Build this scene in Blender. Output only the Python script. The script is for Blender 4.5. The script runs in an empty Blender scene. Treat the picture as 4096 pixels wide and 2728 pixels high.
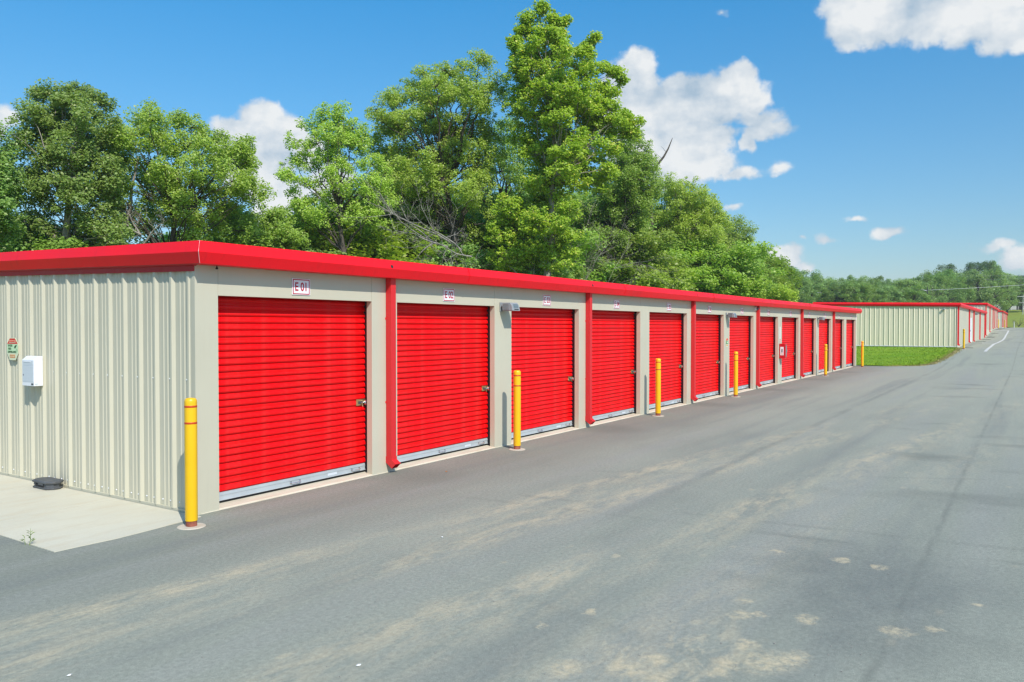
import bpy, math, random
import numpy as np
from mathutils import Vector, Matrix

S = bpy.context.scene
C = S.collection
R = math.radians
random.seed(7)

# ------------------------------------------------------------------ camera
CAM = np.array([-5.4718, -7.7554, 2.0994])
YAW, PITCH, FPX = R(56.8527), R(-1.042), 3186.0          # focal length in pixels of the 4096 px wide photograph
FW = np.array([math.sin(YAW)*math.cos(PITCH), math.cos(YAW)*math.cos(PITCH), math.sin(PITCH)])
RT = np.array([math.cos(YAW), -math.sin(YAW), 0.0])
UP = np.cross(RT, FW)
cam = bpy.data.cameras.new('camera')
cam.sensor_width = 36.0
cam.lens = 36.0*FPX/4096.0
cam.clip_start, cam.clip_end = 0.1, 5000
camo = bpy.data.objects.new('camera', cam)
C.objects.link(camo)
camo.location = CAM
camo.rotation_euler = Vector(FW).to_track_quat('-Z', 'Y').to_euler()
S.camera = camo

def ray(px, py):
    return FW + RT*(px-2048)/FPX - UP*(py-1364)/FPX
def pt(px, py, t):
    """point seen at photo pixel (px, py) at depth t"""
    return CAM + ray(px, py)*t

# ------------------------------------------------------------------ small node language
class NT:
    def __init__(s, tree):
        s.t = tree
        s.n = tree.nodes
        s.l = tree.links
    def node(s, typ, **kw):
        n = s.n.new(typ)
        for k, v in kw.items():
            setattr(n, k, v)
        return n
    def put(s, sock, v):
        if v is None:
            return
        if isinstance(v, bpy.types.NodeSocket):
            s.l.new(v, sock)
        else:
            sock.default_value = v
    def m(s, op, a, b=None, c=None, clamp=False):
        n = s.node('ShaderNodeMath', operation=op, use_clamp=clamp)
        for i, v in enumerate((a, b, c)):
            s.put(n.inputs[i], v)
        return n.outputs[0]
    def vm(s, op, a, b=None, scale=None):
        n = s.node('ShaderNodeVectorMath', operation=op)
        s.put(n.inputs[0], a)
        if b is not None:
            s.put(n.inputs[1], b)
        if scale is not None:
            s.put(n.inputs['Scale'], scale)
        return n.outputs['Value'] if op in ('LENGTH', 'DISTANCE', 'DOT_PRODUCT') else n.outputs[0]
    def sep(s, v):
        n = s.node('ShaderNodeSeparateXYZ')
        s.put(n.inputs[0], v)
        return n.outputs
    def comb(s, x, y, z=0.0):
        n = s.node('ShaderNodeCombineXYZ')
        for i, v in enumerate((x, y, z)):
            s.put(n.inputs[i], v)
        return n.outputs[0]
    def noise(s, vec, scale, detail=2.0, rough=0.5, col=False, dist=0.0):
        n = s.node('ShaderNodeTexNoise')
        s.put(n.inputs['Vector'], vec)
        n.inputs['Scale'].default_value = scale
        n.inputs['Detail'].default_value = detail
        n.inputs['Roughness'].default_value = rough
        n.inputs['Distortion'].default_value = dist
        return n.outputs['Color' if col else 'Fac']
    def vor(s, vec, scale, feature='F1', out='Distance', rnd=1.0):
        n = s.node('ShaderNodeTexVoronoi', feature=feature)
        s.put(n.inputs['Vector'], vec)
        n.inputs['Scale'].default_value = scale
        n.inputs['Randomness'].default_value = rnd
        return n.outputs[out]
    def mr(s, v, a, b, c=0.0, d=1.0, smooth=False):
        n = s.node('ShaderNodeMapRange')
        n.interpolation_type = 'SMOOTHSTEP' if smooth else 'LINEAR'
        n.clamp = True
        for i, x in enumerate((v, a, b, c, d)):
            s.put(n.inputs[i], x)
        return n.outputs[0]
    def mix(s, f, a, b, mode='MIX'):
        n = s.node('ShaderNodeMix', data_type='RGBA', blend_type=mode)
        s.put(n.inputs['Factor'], f)
        for k, v in ((6, a), (7, b)):
            if isinstance(v, (tuple, list)) and len(v) == 3:
                v = (*v, 1.0)
            s.put(n.inputs[k], v)
        return n.outputs[2]
    def map(s, vec, scale=(1, 1, 1), loc=(0, 0, 0)):
        n = s.node('ShaderNodeMapping')
        s.put(n.inputs[0], vec)
        n.inputs['Scale'].default_value = scale
        n.inputs['Location'].default_value = loc
        return n.outputs[0]
    def bump(s, h, strength=0.3, dist=0.01):
        n = s.node('ShaderNodeBump')
        n.inputs['Strength'].default_value = strength
        n.inputs['Distance'].default_value = dist
        s.put(n.inputs['Height'], h)
        return n.outputs[0]

# ------------------------------------------------------------------ world: physical sky with cumulus in it
SUN_D = Vector((0.56, 1.0, -1.09)).normalized()           # the way the sunlight travels
w = bpy.data.worlds.new('World')
S.world = w
w.use_nodes = True
W = NT(w.node_tree)
W.n.clear()
sky = W.node('ShaderNodeTexSky', sky_type='NISHITA')
sky.sun_disc = False
sky.sun_elevation = math.asin(-SUN_D.z)
sky.sun_rotation = math.atan2(-SUN_D.x, -SUN_D.y) % (2*math.pi)
sky.altitude = 100
sky.air_density = 1.0
sky.dust_density = 0.6
sky.ozone_density = 4.0
hsv = W.node('ShaderNodeHueSaturation')
hsv.inputs['Hue'].default_value = 0.489
SKY_STRENGTH = 0.140
bg_sky = W.node('ShaderNodeBackground')
W.l.new(hsv.outputs[0], bg_sky.inputs[0])
bg_sky.inputs[1].default_value = SKY_STRENGTH

def azel(x, y):
    """bearing and elevation in degrees of a point of the photo (2354 px wide copy)"""
    d = ray(x*1.74, y*1.74)
    return math.degrees(math.atan2(d[0], d[1])), math.degrees(math.atan2(d[2], math.hypot(d[0], d[1])))

# cumulus heaps: centre, half width, half height, weight
HEAPS = [(605, 290, 60, 52, 1), (556, 318, 62, 50, 1), (655, 310, 52, 46, 1), (600, 380, 95, 90, 1), (650, 450, 85, 70, .9),
         (520, 345, 40, 45, .9), (700, 350, 60, 60, .9), (660, 520, 110, 45, .6), (760, 420, 80, 80, .7),
         (1468, 150, 48, 44, 1), (1432, 195, 50, 48, 1), (1460, 240, 90, 62, 1), (1560, 235, 100, 62, .95), (1695, 180, 48, 44, 1),
         (1668, 220, 92, 52, 1), (1722, 235, 48, 48, 1), (1738, 272, 78, 26, .75), (1620, 265, 110, 40, .85),
         (1540, 365, 100, 66, 1), (1600, 380, 100, 48, 1), (1690, 398, 62, 26, .8), (1722, 328, 27, 34, .8), (1790, 380, 46, 26, .5),
         (1470, 330, 90, 70, .9), (1560, 300, 90, 40, .7),
         (1950, 36, 66, 70, 1), (2040, 30, 95, 78, 1), (2135, 60, 90, 50, .85), (2245, 30, 120, 66, 1), (2335, 70, 80, 56, 1), (2180, 10, 200, 60, .9), (2330, -20, 160, 80, 1),
         (5, 270, 38, 30, .9), (-30, 280, 50, 45, 1), (1970, 500, 36, 11, .7), (2040, 533, 48, 18, .95), (1900, 548, 36, 20, .9), (1842, 550, 24, 16, .55),
         (1795, 592, 62, 34, .95), (1850, 606, 45, 22, .7), (2300, 568, 62, 20, .85), (2345, 596, 62, 36, .95), (1682, 482, 40, 20, .5), (1905, 616, 20, 12, .5),
         (1662, 24, 46, 18, .33), (1682, 60, 32, 14, .32), (1500, 300, 80, 50, 1), (1640, 320, 60, 40, .95), (1760, 300, 70, 30, .8),
         # the sky goes on outside the frame in the same way
         (2650, 300, 160, 80, 1), (2760, 240, 110, 70, 1), (-420, 330, 130, 80, 1), (-330, 290, 90, 60, 1), (-800, 120, 200, 100, 1), (3100, 560, 200, 60, 1)]
geo = W.node('ShaderNodeTexCoord')
gx, gy, gz = W.sep(geo.outputs['Generated'])
az = W.m('MULTIPLY', W.m('ARCTAN2', gx, gy), 180/math.pi)
el = W.m('MULTIPLY', W.m('ARCSINE', gz), 180/math.pi)
P0 = W.comb(az, el, 0.0)
# deep blue overhead, a duller milky blue towards the horizon
W.put(hsv.inputs['Saturation'], W.mr(el, 0, 22, 1.18, 1.33))
W.put(hsv.inputs['Value'], W.mr(el, 0, 26, .54, 1.0))
W.l.new(sky.outputs[0], hsv.inputs['Color'])
warp = W.vm('SCALE', W.vm('SUBTRACT', W.noise(P0, 0.45, 3, .55, col=True), (0.5, 0.5, 0.5)), scale=1.5)
P1 = W.vm('ADD', P0, warp)
warp2 = W.vm('SCALE', W.vm('SUBTRACT', W.noise(P0, 2.2, 3, .55, col=True), (0.5, 0.5, 0.5)), scale=0.5)
P2 = W.vm('ADD', P0, warp2)

def heap_field(P):
    acc = None
    for cx, cy, rx, ry, k in HEAPS:
        a, e = azel(cx, cy)
        sx = abs(azel(cx+rx, cy)[0]-azel(cx-rx, cy)[0])/2
        sy = abs(azel(cx, cy-ry)[1]-azel(cx, cy+ry)[1])/2
        d = W.vm('LENGTH', W.vm('MULTIPLY', W.vm('SUBTRACT', P, (a, e, 0)), (1/sx, 1/sy, 0)))
        g_ = min(1.25, max(.42, (sy/1.6)**.5))
        v = W.m('MULTIPLY_ADD', d, -g_, k*g_-.10*(1.0-min(1, g_)))
        if acc is None:
            acc = v
        else:
            n = W.node('ShaderNodeMath', operation='SMOOTH_MAX')
            W.put(n.inputs[0], acc)
            W.put(n.inputs[1], v)
            n.inputs[2].default_value = 0.12
            acc = n.outputs[0]
    return acc

def puffs(P):
    a = W.m('MULTIPLY', W.m('SUBTRACT', 0.62, W.vor(P, 0.36, 'SMOOTH_F1')), 1.1)
    b = W.m('MULTIPLY', W.m('SUBTRACT', 0.55, W.vor(P, 1.05, 'SMOOTH_F1')), 0.55)
    c = W.m('MULTIPLY', W.m('SUBTRACT', W.noise(P, 1.0, 8, .60), 0.5), 1.35)
    return W.m('ADD', W.m('ADD', a, b), c)

field = heap_field(P1)
pf = puffs(P2)
dens = W.m('MULTIPLY_ADD', pf, 0.40, W.m('ADD', field, 0.05))
alpha = W.mr(dens, 0.0, 0.36, smooth=True)
# lit side against hollow: the billow height compared with that a little towards the sun
pf_up = puffs(W.vm('ADD', P2, (-0.55, 0.75, 0.0)))
relief = W.m('SUBTRACT', pf, pf_up)
soft = W.noise(W.map(P0, (0.22, 0.4, 1)), 1.0, 4, .55)
lit = W.m('ADD', W.m('MULTIPLY', relief, 0.38), W.mr(soft, 0.30, 0.68))
lit = W.m('ADD', lit, W.m('MULTIPLY', dens, 0.25), clamp=True)
ccol = W.mix(lit, (0.40, 0.52, 0.64), (0.86, 0.875, 0.875))
bg_cl = W.node('ShaderNodeBackground')
W.put(bg_cl.inputs[0], ccol)
bg_cl.inputs[1].default_value = 0.74
mixb = W.node('ShaderNodeMixShader')
W.put(mixb.inputs[0], W.m('MULTIPLY', alpha, 0.96))
W.l.new(bg_sky.outputs[0], mixb.inputs[1])
W.l.new(bg_cl.outputs[0], mixb.inputs[2])
wo = W.node('ShaderNodeOutputWorld')
W.l.new(mixb.outputs[0], wo.inputs[0])

# ------------------------------------------------------------------ sun and exposure
sun = bpy.data.lights.new('sun', 'SUN')
sun.energy = 3.2
sun.angle = R(0.53)
sun.color = (1.0, 0.96, 0.89)
suno = bpy.data.objects.new('sun', sun)
C.objects.link(suno)
suno.rotation_euler = SUN_D.to_track_quat('-Z', 'Y').to_euler()
suno.location = (-20, -40, 60)
S.view_settings.view_transform = 'Standard'
S.view_settings.look = 'None'
S.view_settings.exposure = 0.48
S.view_settings.gamma = 1
S.view_settings.use_curve_mapping = False
S.render.engine = 'CYCLES'
S.cycles.max_bounces = 6
S.cycles.diffuse_bounces = 3
S.cycles.glossy_bounces = 3
S.cycles.transmission_bounces = 4
S.cycles.transparent_max_bounces = 4
S.cycles.caustics_reflective = False
S.cycles.caustics_refractive = False
S.cycles.use_denoising = True
S.cycles.denoiser = 'OPENIMAGEDENOISE'
S.cycles.denoising_input_passes = 'RGB_ALBEDO_NORMAL'
S.cycles.denoising_prefilter = 'ACCURATE'
S.cycles.pixel_filter_type = 'BLACKMAN_HARRIS'
S.cycles.filter_width = 1.4

# ------------------------------------------------------------------ materials
def principled(name, col, rough=0.5, metal=0.0, spec=0.5):
    m = bpy.data.materials.new(name)
    m.use_nodes = True
    T = NT(m.node_tree)
    b = T.n['Principled BSDF']
    b.inputs['Base Color'].default_value = (*col, 1)
    b.inputs['Roughness'].default_value = rough
    b.inputs['Metallic'].default_value = metal
    b.inputs['Specular IOR Level'].default_value = spec
    return m, T, b

def painted(name, col, rough=0.4, var=0.08, scale=1.2, dirt=(0.30, 0.26, 0.20), dirt_amt=0.10, bump=0.0, spec=0.4, fade=None, per_object=0, scuff=False):
    """paint with faint blotches, fine grain and a little grime"""
    m, T, b = principled(name, col, rough, 0, spec)
    tc = T.node('ShaderNodeTexCoord').outputs['Object']
    n1 = T.noise(tc, scale, 4, .6)
    n2 = T.noise(T.map(tc, (3, 3, 0.35)), 4.0, 3, .6)
    lo = tuple(c*(1-var) for c in col)
    hi = tuple(min(1, c*(1+var)) for c in col)
    c = T.mix(T.mr(n1, .3, .7), lo, hi)
    c = T.mix(T.m('MULTIPLY', T.mr(n2, .55, .8), dirt_amt), c, dirt)
    if fade:
        c = T.mix(T.m('MULTIPLY', T.mr(T.noise(T.map(tc, (1.2, 1.2, .4)), 2.2, 5, .65), .5, .75), fade[1]), c, fade[0])
    if scuff:
        sc = T.m('MULTIPLY', T.mr(T.noise(T.map(tc, (9, 9, 3)), 1.6, 2, .5), .735, .78), T.mr(T.noise(tc, 1.3, 2, .5), .5, .6))
        c = T.mix(T.m('MULTIPLY', sc, .75), c, (.75, .55, .52))
        low = T.m('MULTIPLY', T.mr(T.noise(T.map(tc, (2, 2, .6)), 2.6, 5, .7), .45, .75), .16)
        c = T.mix(low, c, (.50, .16, .12))
    if per_object:
        oi = T.node('ShaderNodeObjectInfo').outputs['Random']
        g = T.m('MULTIPLY_ADD', oi, per_object*2, 1-per_object)
        c = T.mix(1.0, c, T.comb(g, g, g), 'MULTIPLY')
    T.put(b.inputs['Base Color'], c)
    T.put(b.inputs['Roughness'], T.mr(n1, .2, .8, rough-.06, rough+.08))
    if bump:
        T.put(b.inputs['Normal'], T.bump(T.noise(tc, 2.2, 2, .5), bump, 0.02))
    return m

M = {}
M['beige'] = painted('beige_trim_paint', (0.545, 0.512, 0.392), .45, .04, .8, dirt_amt=.06, bump=.10)
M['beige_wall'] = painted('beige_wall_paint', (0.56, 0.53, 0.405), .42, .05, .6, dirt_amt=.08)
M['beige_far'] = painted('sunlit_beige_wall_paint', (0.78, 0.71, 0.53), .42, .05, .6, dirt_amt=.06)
M['red_trim'] = painted('red_trim_paint', (0.88, 0.010, 0.018), .45, .07, .7, spec=.22, dirt=(.45, .02, .02), dirt_amt=.25, bump=.12)
M['red_door'] = painted('red_door_paint', (0.86, 0.003, 0.005), .42, .05, 1.4, spec=.18, dirt=(.5, .03, .02), dirt_amt=.12, fade=((.80, .05, .05), .12), per_object=.07, scuff=True)
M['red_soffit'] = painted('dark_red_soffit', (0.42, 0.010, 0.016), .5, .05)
M['red_pipe'] = painted('red_downspout_paint', (0.66, 0.022, 0.026), .42, .06, dirt_amt=.05)
M['galv'] = painted('galvanised_bar', (0.42, 0.46, 0.475), .42, .07, 3, dirt=(.35, .33, .3), dirt_amt=.2)
M['black'] = principled('black_rubber', (0.02, 0.02, 0.02), .8)[0]
M['dark_guide'] = principled('dark_guide_track', (0.05, 0.05, 0.05), .6)[0]
M['yellow'] = painted('yellow_sleeve', (0.86, 0.50, 0.008), .33, .04, 2, dirt=(.5, .32, .05), dirt_amt=.12, spec=.5)
M['band'] = principled('red_reflective_band', (0.58, 0.06, 0.012), .35)[0]
M['primer'] = painted('rusty_primer_pipe', (0.30, 0.095, 0.06), .8, .35, 12, dirt=(.2, .08, .04), dirt_amt=.4)
M['white'] = principled('white_sign', (0.82, 0.83, 0.85), .35)[0]
M['sign_red'] = principled('sign_red_print', (0.50, 0.004, 0.03), .4)[0]
M['box_white'] = painted('white_box_paint', (0.80, 0.81, 0.83), .4, .02, dirt_amt=.04)
M['box_grey'] = principled('light_grey_panel', (0.60, 0.64, 0.67), .45)[0]
M['slot'] = principled('dark_slot', (0.06, 0.07, 0.08), .5)[0]
M['brass'] = principled('yellow_zinc_latch', (0.62, 0.50, 0.25), .32, .85)[0]
M['steel'] = principled('polished_steel', (0.75, 0.75, 0.76), .2, .95)[0]
M['lamp_grey'] = painted('grey_lamp_housing', (0.27, 0.29, 0.30), .5, .05, dirt_amt=.08)
M['lens'] = principled('lamp_lens', (0.16, 0.19, 0.20), .15)[0]
M['bait'] = painted('dark_plastic', (0.085, 0.09, 0.096), .55, .25, 6, dirt=(.25, .23, .2), dirt_amt=.35)
M['cream'] = principled('cream_sign', (0.72, 0.74, 0.50), .45)[0]
M['pale_green'] = principled('pale_green_sign', (0.58, 0.78, 0.47), .45)[0]
M['warn_red'] = principled('warning_red', (0.72, 0.03, 0.02), .45)[0]
M['dark_print'] = principled('dark_green_print', (0.03, 0.09, 0.03), .5)[0]
M['orange_print'] = principled('orange_print', (0.75, 0.30, 0.10), .5)[0]
M['pale_trim'] = principled('pale_corner_bead', (0.80, 0.42, 0.40), .4)[0]
M['ext_red'] = painted('cabinet_red', (0.55, 0.012, 0.018), .35, .05)
M['white_line'] = painted('road_paint', (0.62, 0.60, 0.55), .7, .12, 6, dirt=(.2, .2, .19), dirt_amt=.5)
M['pole_grey'] = painted('weathered_pole', (0.32, 0.29, 0.25), .8, .2, 2)
M['pole_black'] = principled('black_pole', (0.02, 0.022, 0.025), .5)[0]
M['wire'] = principled('pale_wire', (0.55, 0.56, 0.56), .5)[0]
M['tar'] = principled('dark_drain_strip', (0.012, 0.012, 0.013), .8)[0]
M['dry_leaf'] = principled('dry_leaf', (0.42, 0.17, 0.04), .7)[0]
M['paper'] = principled('white_scrap', (0.75, 0.74, 0.70), .7)[0]
M['weed'] = principled('weed_green', (0.20, 0.30, 0.05), .6)[0]
M['roofing'] = principled('metal_roofing', (0.55, 0.56, 0.56), .4, .6)[0]

def concrete_mat(name, col, warm):
    m, T, b = principled(name, col, .85, 0, .2)
    tc = T.node('ShaderNodeTexCoord').outputs['Object']
    n1 = T.noise(tc, 0.9, 5, .6)
    n2 = T.noise(tc, 55, 3, .7)
    n3 = T.noise(T.map(tc, (1, 3.5, 1)), 1.6, 5, .65)
    c = T.mix(T.mr(n1, .3, .7), tuple(x*.93 for x in col), tuple(min(1, x*1.05) for x in col))
    c = T.mix(T.m('MULTIPLY', T.mr(n3, .48, .70), .62), c, warm)
    c = T.mix(T.m('MULTIPLY', T.mr(n2, .35, .62), .18), c, tuple(x*.7 for x in col))
    T.put(b.inputs['Base Color'], c)
    T.put(b.inputs['Normal'], T.bump(n2, .25, .004))
    return m
M['concrete'] = concrete_mat('pale_concrete', (0.63, 0.59, 0.46), (0.58, 0.50, 0.35))
M['sill'] = concrete_mat('cream_slab_edge', (0.66, 0.60, 0.46), (0.48, 0.40, 0.27))
M['footing'] = concrete_mat('footing_concrete', (0.58, 0.52, 0.42), (0.46, 0.37, 0.25))

def asphalt_mat():
    m, T, b = principled('dusty_asphalt', (0.335, 0.330, 0.268), .88, 0, .25)
    tc = T.node('ShaderNodeTexCoord').outputs['Object']
    x, y, z = T.sep(tc)
    wob = T.m('MULTIPLY', T.m('SUBTRACT', T.noise(tc, 0.25, 2, .5), .5), 1.2)
    v = T.m('ADD', T.m('MULTIPLY_ADD', x, 0.15, y), T.m('MULTIPLY', wob, .35))     # across the wheel tracks
    grain = T.noise(tc, 190, 2, .65)
    grain2 = T.noise(tc, 60, 3, .65)
    speck = T.vor(tc, 120)
    big = T.noise(tc, 0.22, 4, .6)
    mid = T.noise(T.map(tc, (.35, 1.4, 1)), 1.1, 5, .62)
    base = T.mix(T.mr(big, .3, .7), (0.251, 0.264, 0.215), (0.321, 0.333, 0.265))
    base = T.mix(T.mr(mid, .35, .7), base, T.mix(.5, base, (0.382, 0.387, 0.301)))
    # the strip by the doors is cleaner and darker
    near = T.mr(T.m('ADD', y, T.m('MULTIPLY', wob, .8)), -2.3, -0.9, smooth=True)
    base = T.mix(T.m('MULTIPLY', near, .55), base, (0.214, 0.224, 0.186))
    # the road further on is paler with dust
    far = T.mr(T.m('ADD', x, T.m('MULTIPLY', wob, 4)), 4, 26, smooth=True)
    faro = T.m('MULTIPLY', far, T.mr(y, -.8, -2.6, 0, .75, smooth=True))
    base = T.mix(faro, base, (0.389, 0.387, 0.295))
    # long soft bands of dust left by traffic
    band = T.noise(T.map(tc, (.045, .95, 1), (0, 5, 0)), 1.0, 4, .55)
    base = T.mix(T.mr(band, .50, .68, 0, .55), base, (0.330, 0.330, 0.292))
    base = T.mix(T.mr(band, .34, .46, .40, 0), base, (0.185, 0.196, 0.190))
    # tan dust in wheel tracks
    patchy = T.noise(T.map(tc, (.8, 2.4, 1)), 2.1, 8, .74)
    long_ = T.noise(T.map(tc, (.16, .7, 1), (3, 1, 0)), 1.2, 3, .55)
    dust = None
    for v0, wd, a in ((-2.28, .17, 1.0), (-2.66, .13, .55), (-3.02, .20, .9), (-4.38, .21, 1.0), (-4.75, .16, .5), (-5.6, .3, .35)):
        d = T.m('ABSOLUTE', T.m('SUBTRACT', v, v0))
        k = T.m('MULTIPLY', T.mr(d, 0.0, wd*2.2, 1, 0, smooth=True), a)
        dust = k if dust is None else T.m('MAXIMUM', dust, k)
    fade = T.mr(x, 5, 19, 1, .35)
    dust = T.m('MULTIPLY', T.m('MULTIPLY', dust, fade), T.mr(long_, .34, .52))
    dust = T.m('MULTIPLY', dust, T.mr(patchy, .42, .60, .0, 1))
    # clods of dried mud beside the tracks
    wv = T.vm('ADD', tc, T.vm('SCALE', T.vm('SUBTRACT', T.noise(tc, 9, 3, .6, col=True), (.5, .5, .5)), scale=.12))
    cell = T.vor(T.map(wv, (.8, 1.7, 1)), 3.1)
    cellr = T.vor(T.map(wv, (.8, 1.7, 1)), 3.1, out='Color')
    clod = T.m('MULTIPLY', T.mr(cell, .10, .26, 1, 0), T.mr(T.sep(cellr)[0], .70, .78))
    clod = T.m('MULTIPLY', clod, T.m('MULTIPLY', T.mr(v, -1.8, -2.4, 0, 1), T.mr(x, 3, 12, 1, .1)))
    clod = T.m('MULTIPLY', clod, T.mr(T.noise(tc, .55, 3, .6), .40, .58))
    # the muddy scuff near the front
    sc = T.vm('LENGTH', T.vm('MULTIPLY', T.vm('SUBTRACT', tc, (-0.72, -5.80, 0)), (.85, 1.5, 0)))
    scuff = T.m('MULTIPLY', T.mr(sc, .25, 1.1, 1, 0, smooth=True), T.mr(T.noise(T.map(tc, (1.1, 3, 1)), 2.4, 6, .7, dist=.6), .47, .64))
    tot = T.m('MAXIMUM', T.m('MAXIMUM', T.m('MULTIPLY', dust, .95), T.m('MULTIPLY', clod, .7)), T.m('MULTIPLY', scuff, .85), clamp=True)
    base = T.mix(T.m('MULTIPLY', tot, .80), base, (0.560, 0.475, 0.315))
    # paving seam, tyre marks and damp patches by the downspouts
    wl = T.m('MULTIPLY', T.m('SUBTRACT', T.noise(tc, 2.2, 4, .6), .5), .10)
    seam = T.mr(T.m('ABSOLUTE', T.m('ADD', T.m('ADD', y, 6.96), wl)), .004, .05, 1, 0)
    seam = T.m('MULTIPLY', seam, T.mr(T.noise(tc, .8, 3, .6), .40, .62, .15, .75))
    base = T.mix(T.m('MULTIPLY', seam, .5), base, (0.118, 0.124, 0.105))
    for (xa, sl, wd, amt) in ((2.25, .08, .09, .26), (2.62, .10, .09, .20), (0.6, -.2, .12, .12), (3.6, .5, .10, .14)):
        d = T.m('ABSOLUTE', T.m('ADD', T.m('SUBTRACT', T.m('MULTIPLY_ADD', y, sl, x), xa), wl))
        k = T.m('MULTIPLY', T.mr(d, .01, wd, 1, 0, smooth=True), T.m('MULTIPLY', T.mr(y, -1.6, -2.6, 0, amt), T.mr(T.noise(tc, 1.1, 3, .6), .42, .6)))
        base = T.mix(k, base, (0.142, 0.149, 0.124))
    xx = T.m('SUBTRACT', T.m('PINGPONG', T.m('SUBTRACT', x, 3.15), 3.048), 0.0)
    damp = T.vm('LENGTH', T.comb(xx, T.m('MULTIPLY', T.m('ADD', y, .4), .8), 0))
    damp = T.m('MULTIPLY', T.mr(T.m('ADD', damp, T.m('MULTIPLY', wob, .3)), .15, .95, 1, 0, smooth=True), T.mr(x, 0, 2, 0, .5))
    base = T.mix(damp, base, (0.167, 0.171, 0.142))
    drk = T.mr(T.noise(T.map(tc, (.8, .5, 1), (7, 2, 0)), .75, 3, .55), .56, .70)
    base = T.mix(T.m('MULTIPLY', drk, T.m('MULTIPLY', T.mr(y, -4.6, -6, 0, .5), T.mr(x, -1, 1.2))), base, (0.176, 0.184, 0.151))
    # the broad darker stretch of newer paving towards the right
    wp = T.vm('ADD', tc, T.vm('SCALE', T.vm('SUBTRACT', T.noise(tc, .7, 4, .6, col=True), (.5, .5, .5)), scale=1.9))
    dk = T.vm('LENGTH', T.vm('MULTIPLY', T.vm('SUBTRACT', wp, (1.35, -6.75, 0)), (.58, .95, 0)))
    dk = T.m('MULTIPLY', T.mr(dk, .25, 1.25, 1, 0, smooth=True), T.mr(T.noise(tc, 3.2, 5, .7), .3, .6, .32, .62))
    base = T.mix(dk, base, (0.165, 0.178, 0.159))
    # the second paving joint, half way across the lane
    s2 = T.mr(T.m('ABSOLUTE', T.m('ADD', T.m('ADD', y, 3.90), T.m('MULTIPLY', wl, 1.6))), .01, .13, 1, 0, smooth=True)
    s2 = T.m('MULTIPLY', T.m('MULTIPLY', s2, T.mr(x, .8, 3.0)), T.mr(T.noise(tc, .45, 3, .6), .40, .66, .05, .36))
    base = T.mix(s2, base, (0.130, 0.141, 0.130))
    # separate splashes of sand
    ws = T.vm('ADD', tc, T.vm('SCALE', T.vm('SUBTRACT', T.noise(tc, 4.5, 6, .75, col=True), (.5, .5, .5)), scale=.30))
    bl = None
    for bx, by, br in ((2.12, -6.35, .085), (2.05, -6.66, .075), (1.45, -7.42, .06), (.73, -7.18, .06), (2.09, -5.75, .055), (-.45, -6.38, .20), (-.34, -6.5, .13), (-.26, -6.2, .11), (.27, -5.98, .10), (.58, -5.93, .07),
                       (-1.02, -5.70, .15), (-1.22, -5.38, .14), (-.80, -5.78, .10), (-.76, -6.18, .08), (-.27, -5.06, .06), (-.70, -4.87, .045), (.52, -7.0, .10), (.43, -6.42, .08), (-.62, -6.2, .10), (-1.05, -5.9, .08), (.35, -6.1, .06)):
        d = T.m('DIVIDE', T.vm('LENGTH', T.vm('MULTIPLY', T.vm('SUBTRACT', ws, (bx, by, 0)), (1, 1.15, 0))), br)
        bl = d if bl is None else T.m('MINIMUM', bl, d)
    bl = T.m('MULTIPLY', T.mr(bl, .35, 1.4, 1, 0, smooth=True), T.mr(T.noise(tc, 14, 5, .75), .36, .58, .05, .95))
    base = T.mix(T.m('MULTIPLY', bl, .85), base, (0.600, 0.500, 0.320))
    coarse = T.noise(tc, 26, 4, .75)
    base = T.mix(T.mr(coarse, .34, .66), T.mix(1.0, base, (.86, .86, .86), 'MULTIPLY'), T.mix(1.0, base, (1.15, 1.15, 1.14), 'MULTIPLY'))
    # stone grain
    base = T.mix(T.mr(grain, .36, .66), T.mix(1.0, base, (.70, .70, .70), 'MULTIPLY'), T.mix(1.0, base, (1.26, 1.26, 1.26), 'MULTIPLY'))
    base = T.mix(T.m('MULTIPLY', T.mr(grain2, .40, .70), .35), base, T.mix(1.0, base, (.72, .73, .74), 'MULTIPLY'))
    base = T.mix(T.m('MULTIPLY', T.mr(speck, .10, .20, 1, 0), T.mr(grain2, .5, .6, 0, .55)), base, (0.382, 0.380, 0.312))
    T.put(b.inputs['Base Color'], base)
    T.put(b.inputs['Normal'], T.bump(T.m('MULTIPLY_ADD', grain2, .6, grain), .22, .003))
    return m
M['asphalt'] = asphalt_mat()

def grass_mat(name, a, bcol, c, sc=1.0):
    m, T, b = principled(name, a, .9, 0, .15)
    tc = T.node('ShaderNodeTexCoord').outputs['Object']
    n1 = T.noise(tc, .35*sc, 4, .6)
    n2 = T.noise(T.map(tc, (1, 1, 1)), 7*sc, 4, .7)
    col = T.mix(T.mr(n1, .35, .65), a, bcol)
    col = T.mix(T.m('MULTIPLY', T.mr(n2, .35, .7), .6), col, c)
    T.put(b.inputs['Base Color'], col)
    T.put(b.inputs['Normal'], T.bump(T.noise(tc, 14*sc, 3, .7), .9, .06))
    return m
M['lawn'] = grass_mat('lawn_green', (0.19, 0.34, 0.026), (0.25, 0.37, 0.035), (0.15, 0.29, 0.02))
M['meadow'] = grass_mat('meadow_green', (0.24, 0.30, 0.04), (0.30, 0.31, 0.06), (0.15, 0.23, 0.03), .3)
M['blade'] = grass_mat('grass_blade', (0.24, 0.41, 0.028), (0.32, 0.44, 0.04), (0.19, 0.34, 0.02))
M['dry_edge'] = grass_mat('dry_turf_edge', (0.46, 0.38, 0.16), (0.36, 0.37, 0.08), (0.52, 0.42, 0.22), 3)

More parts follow.
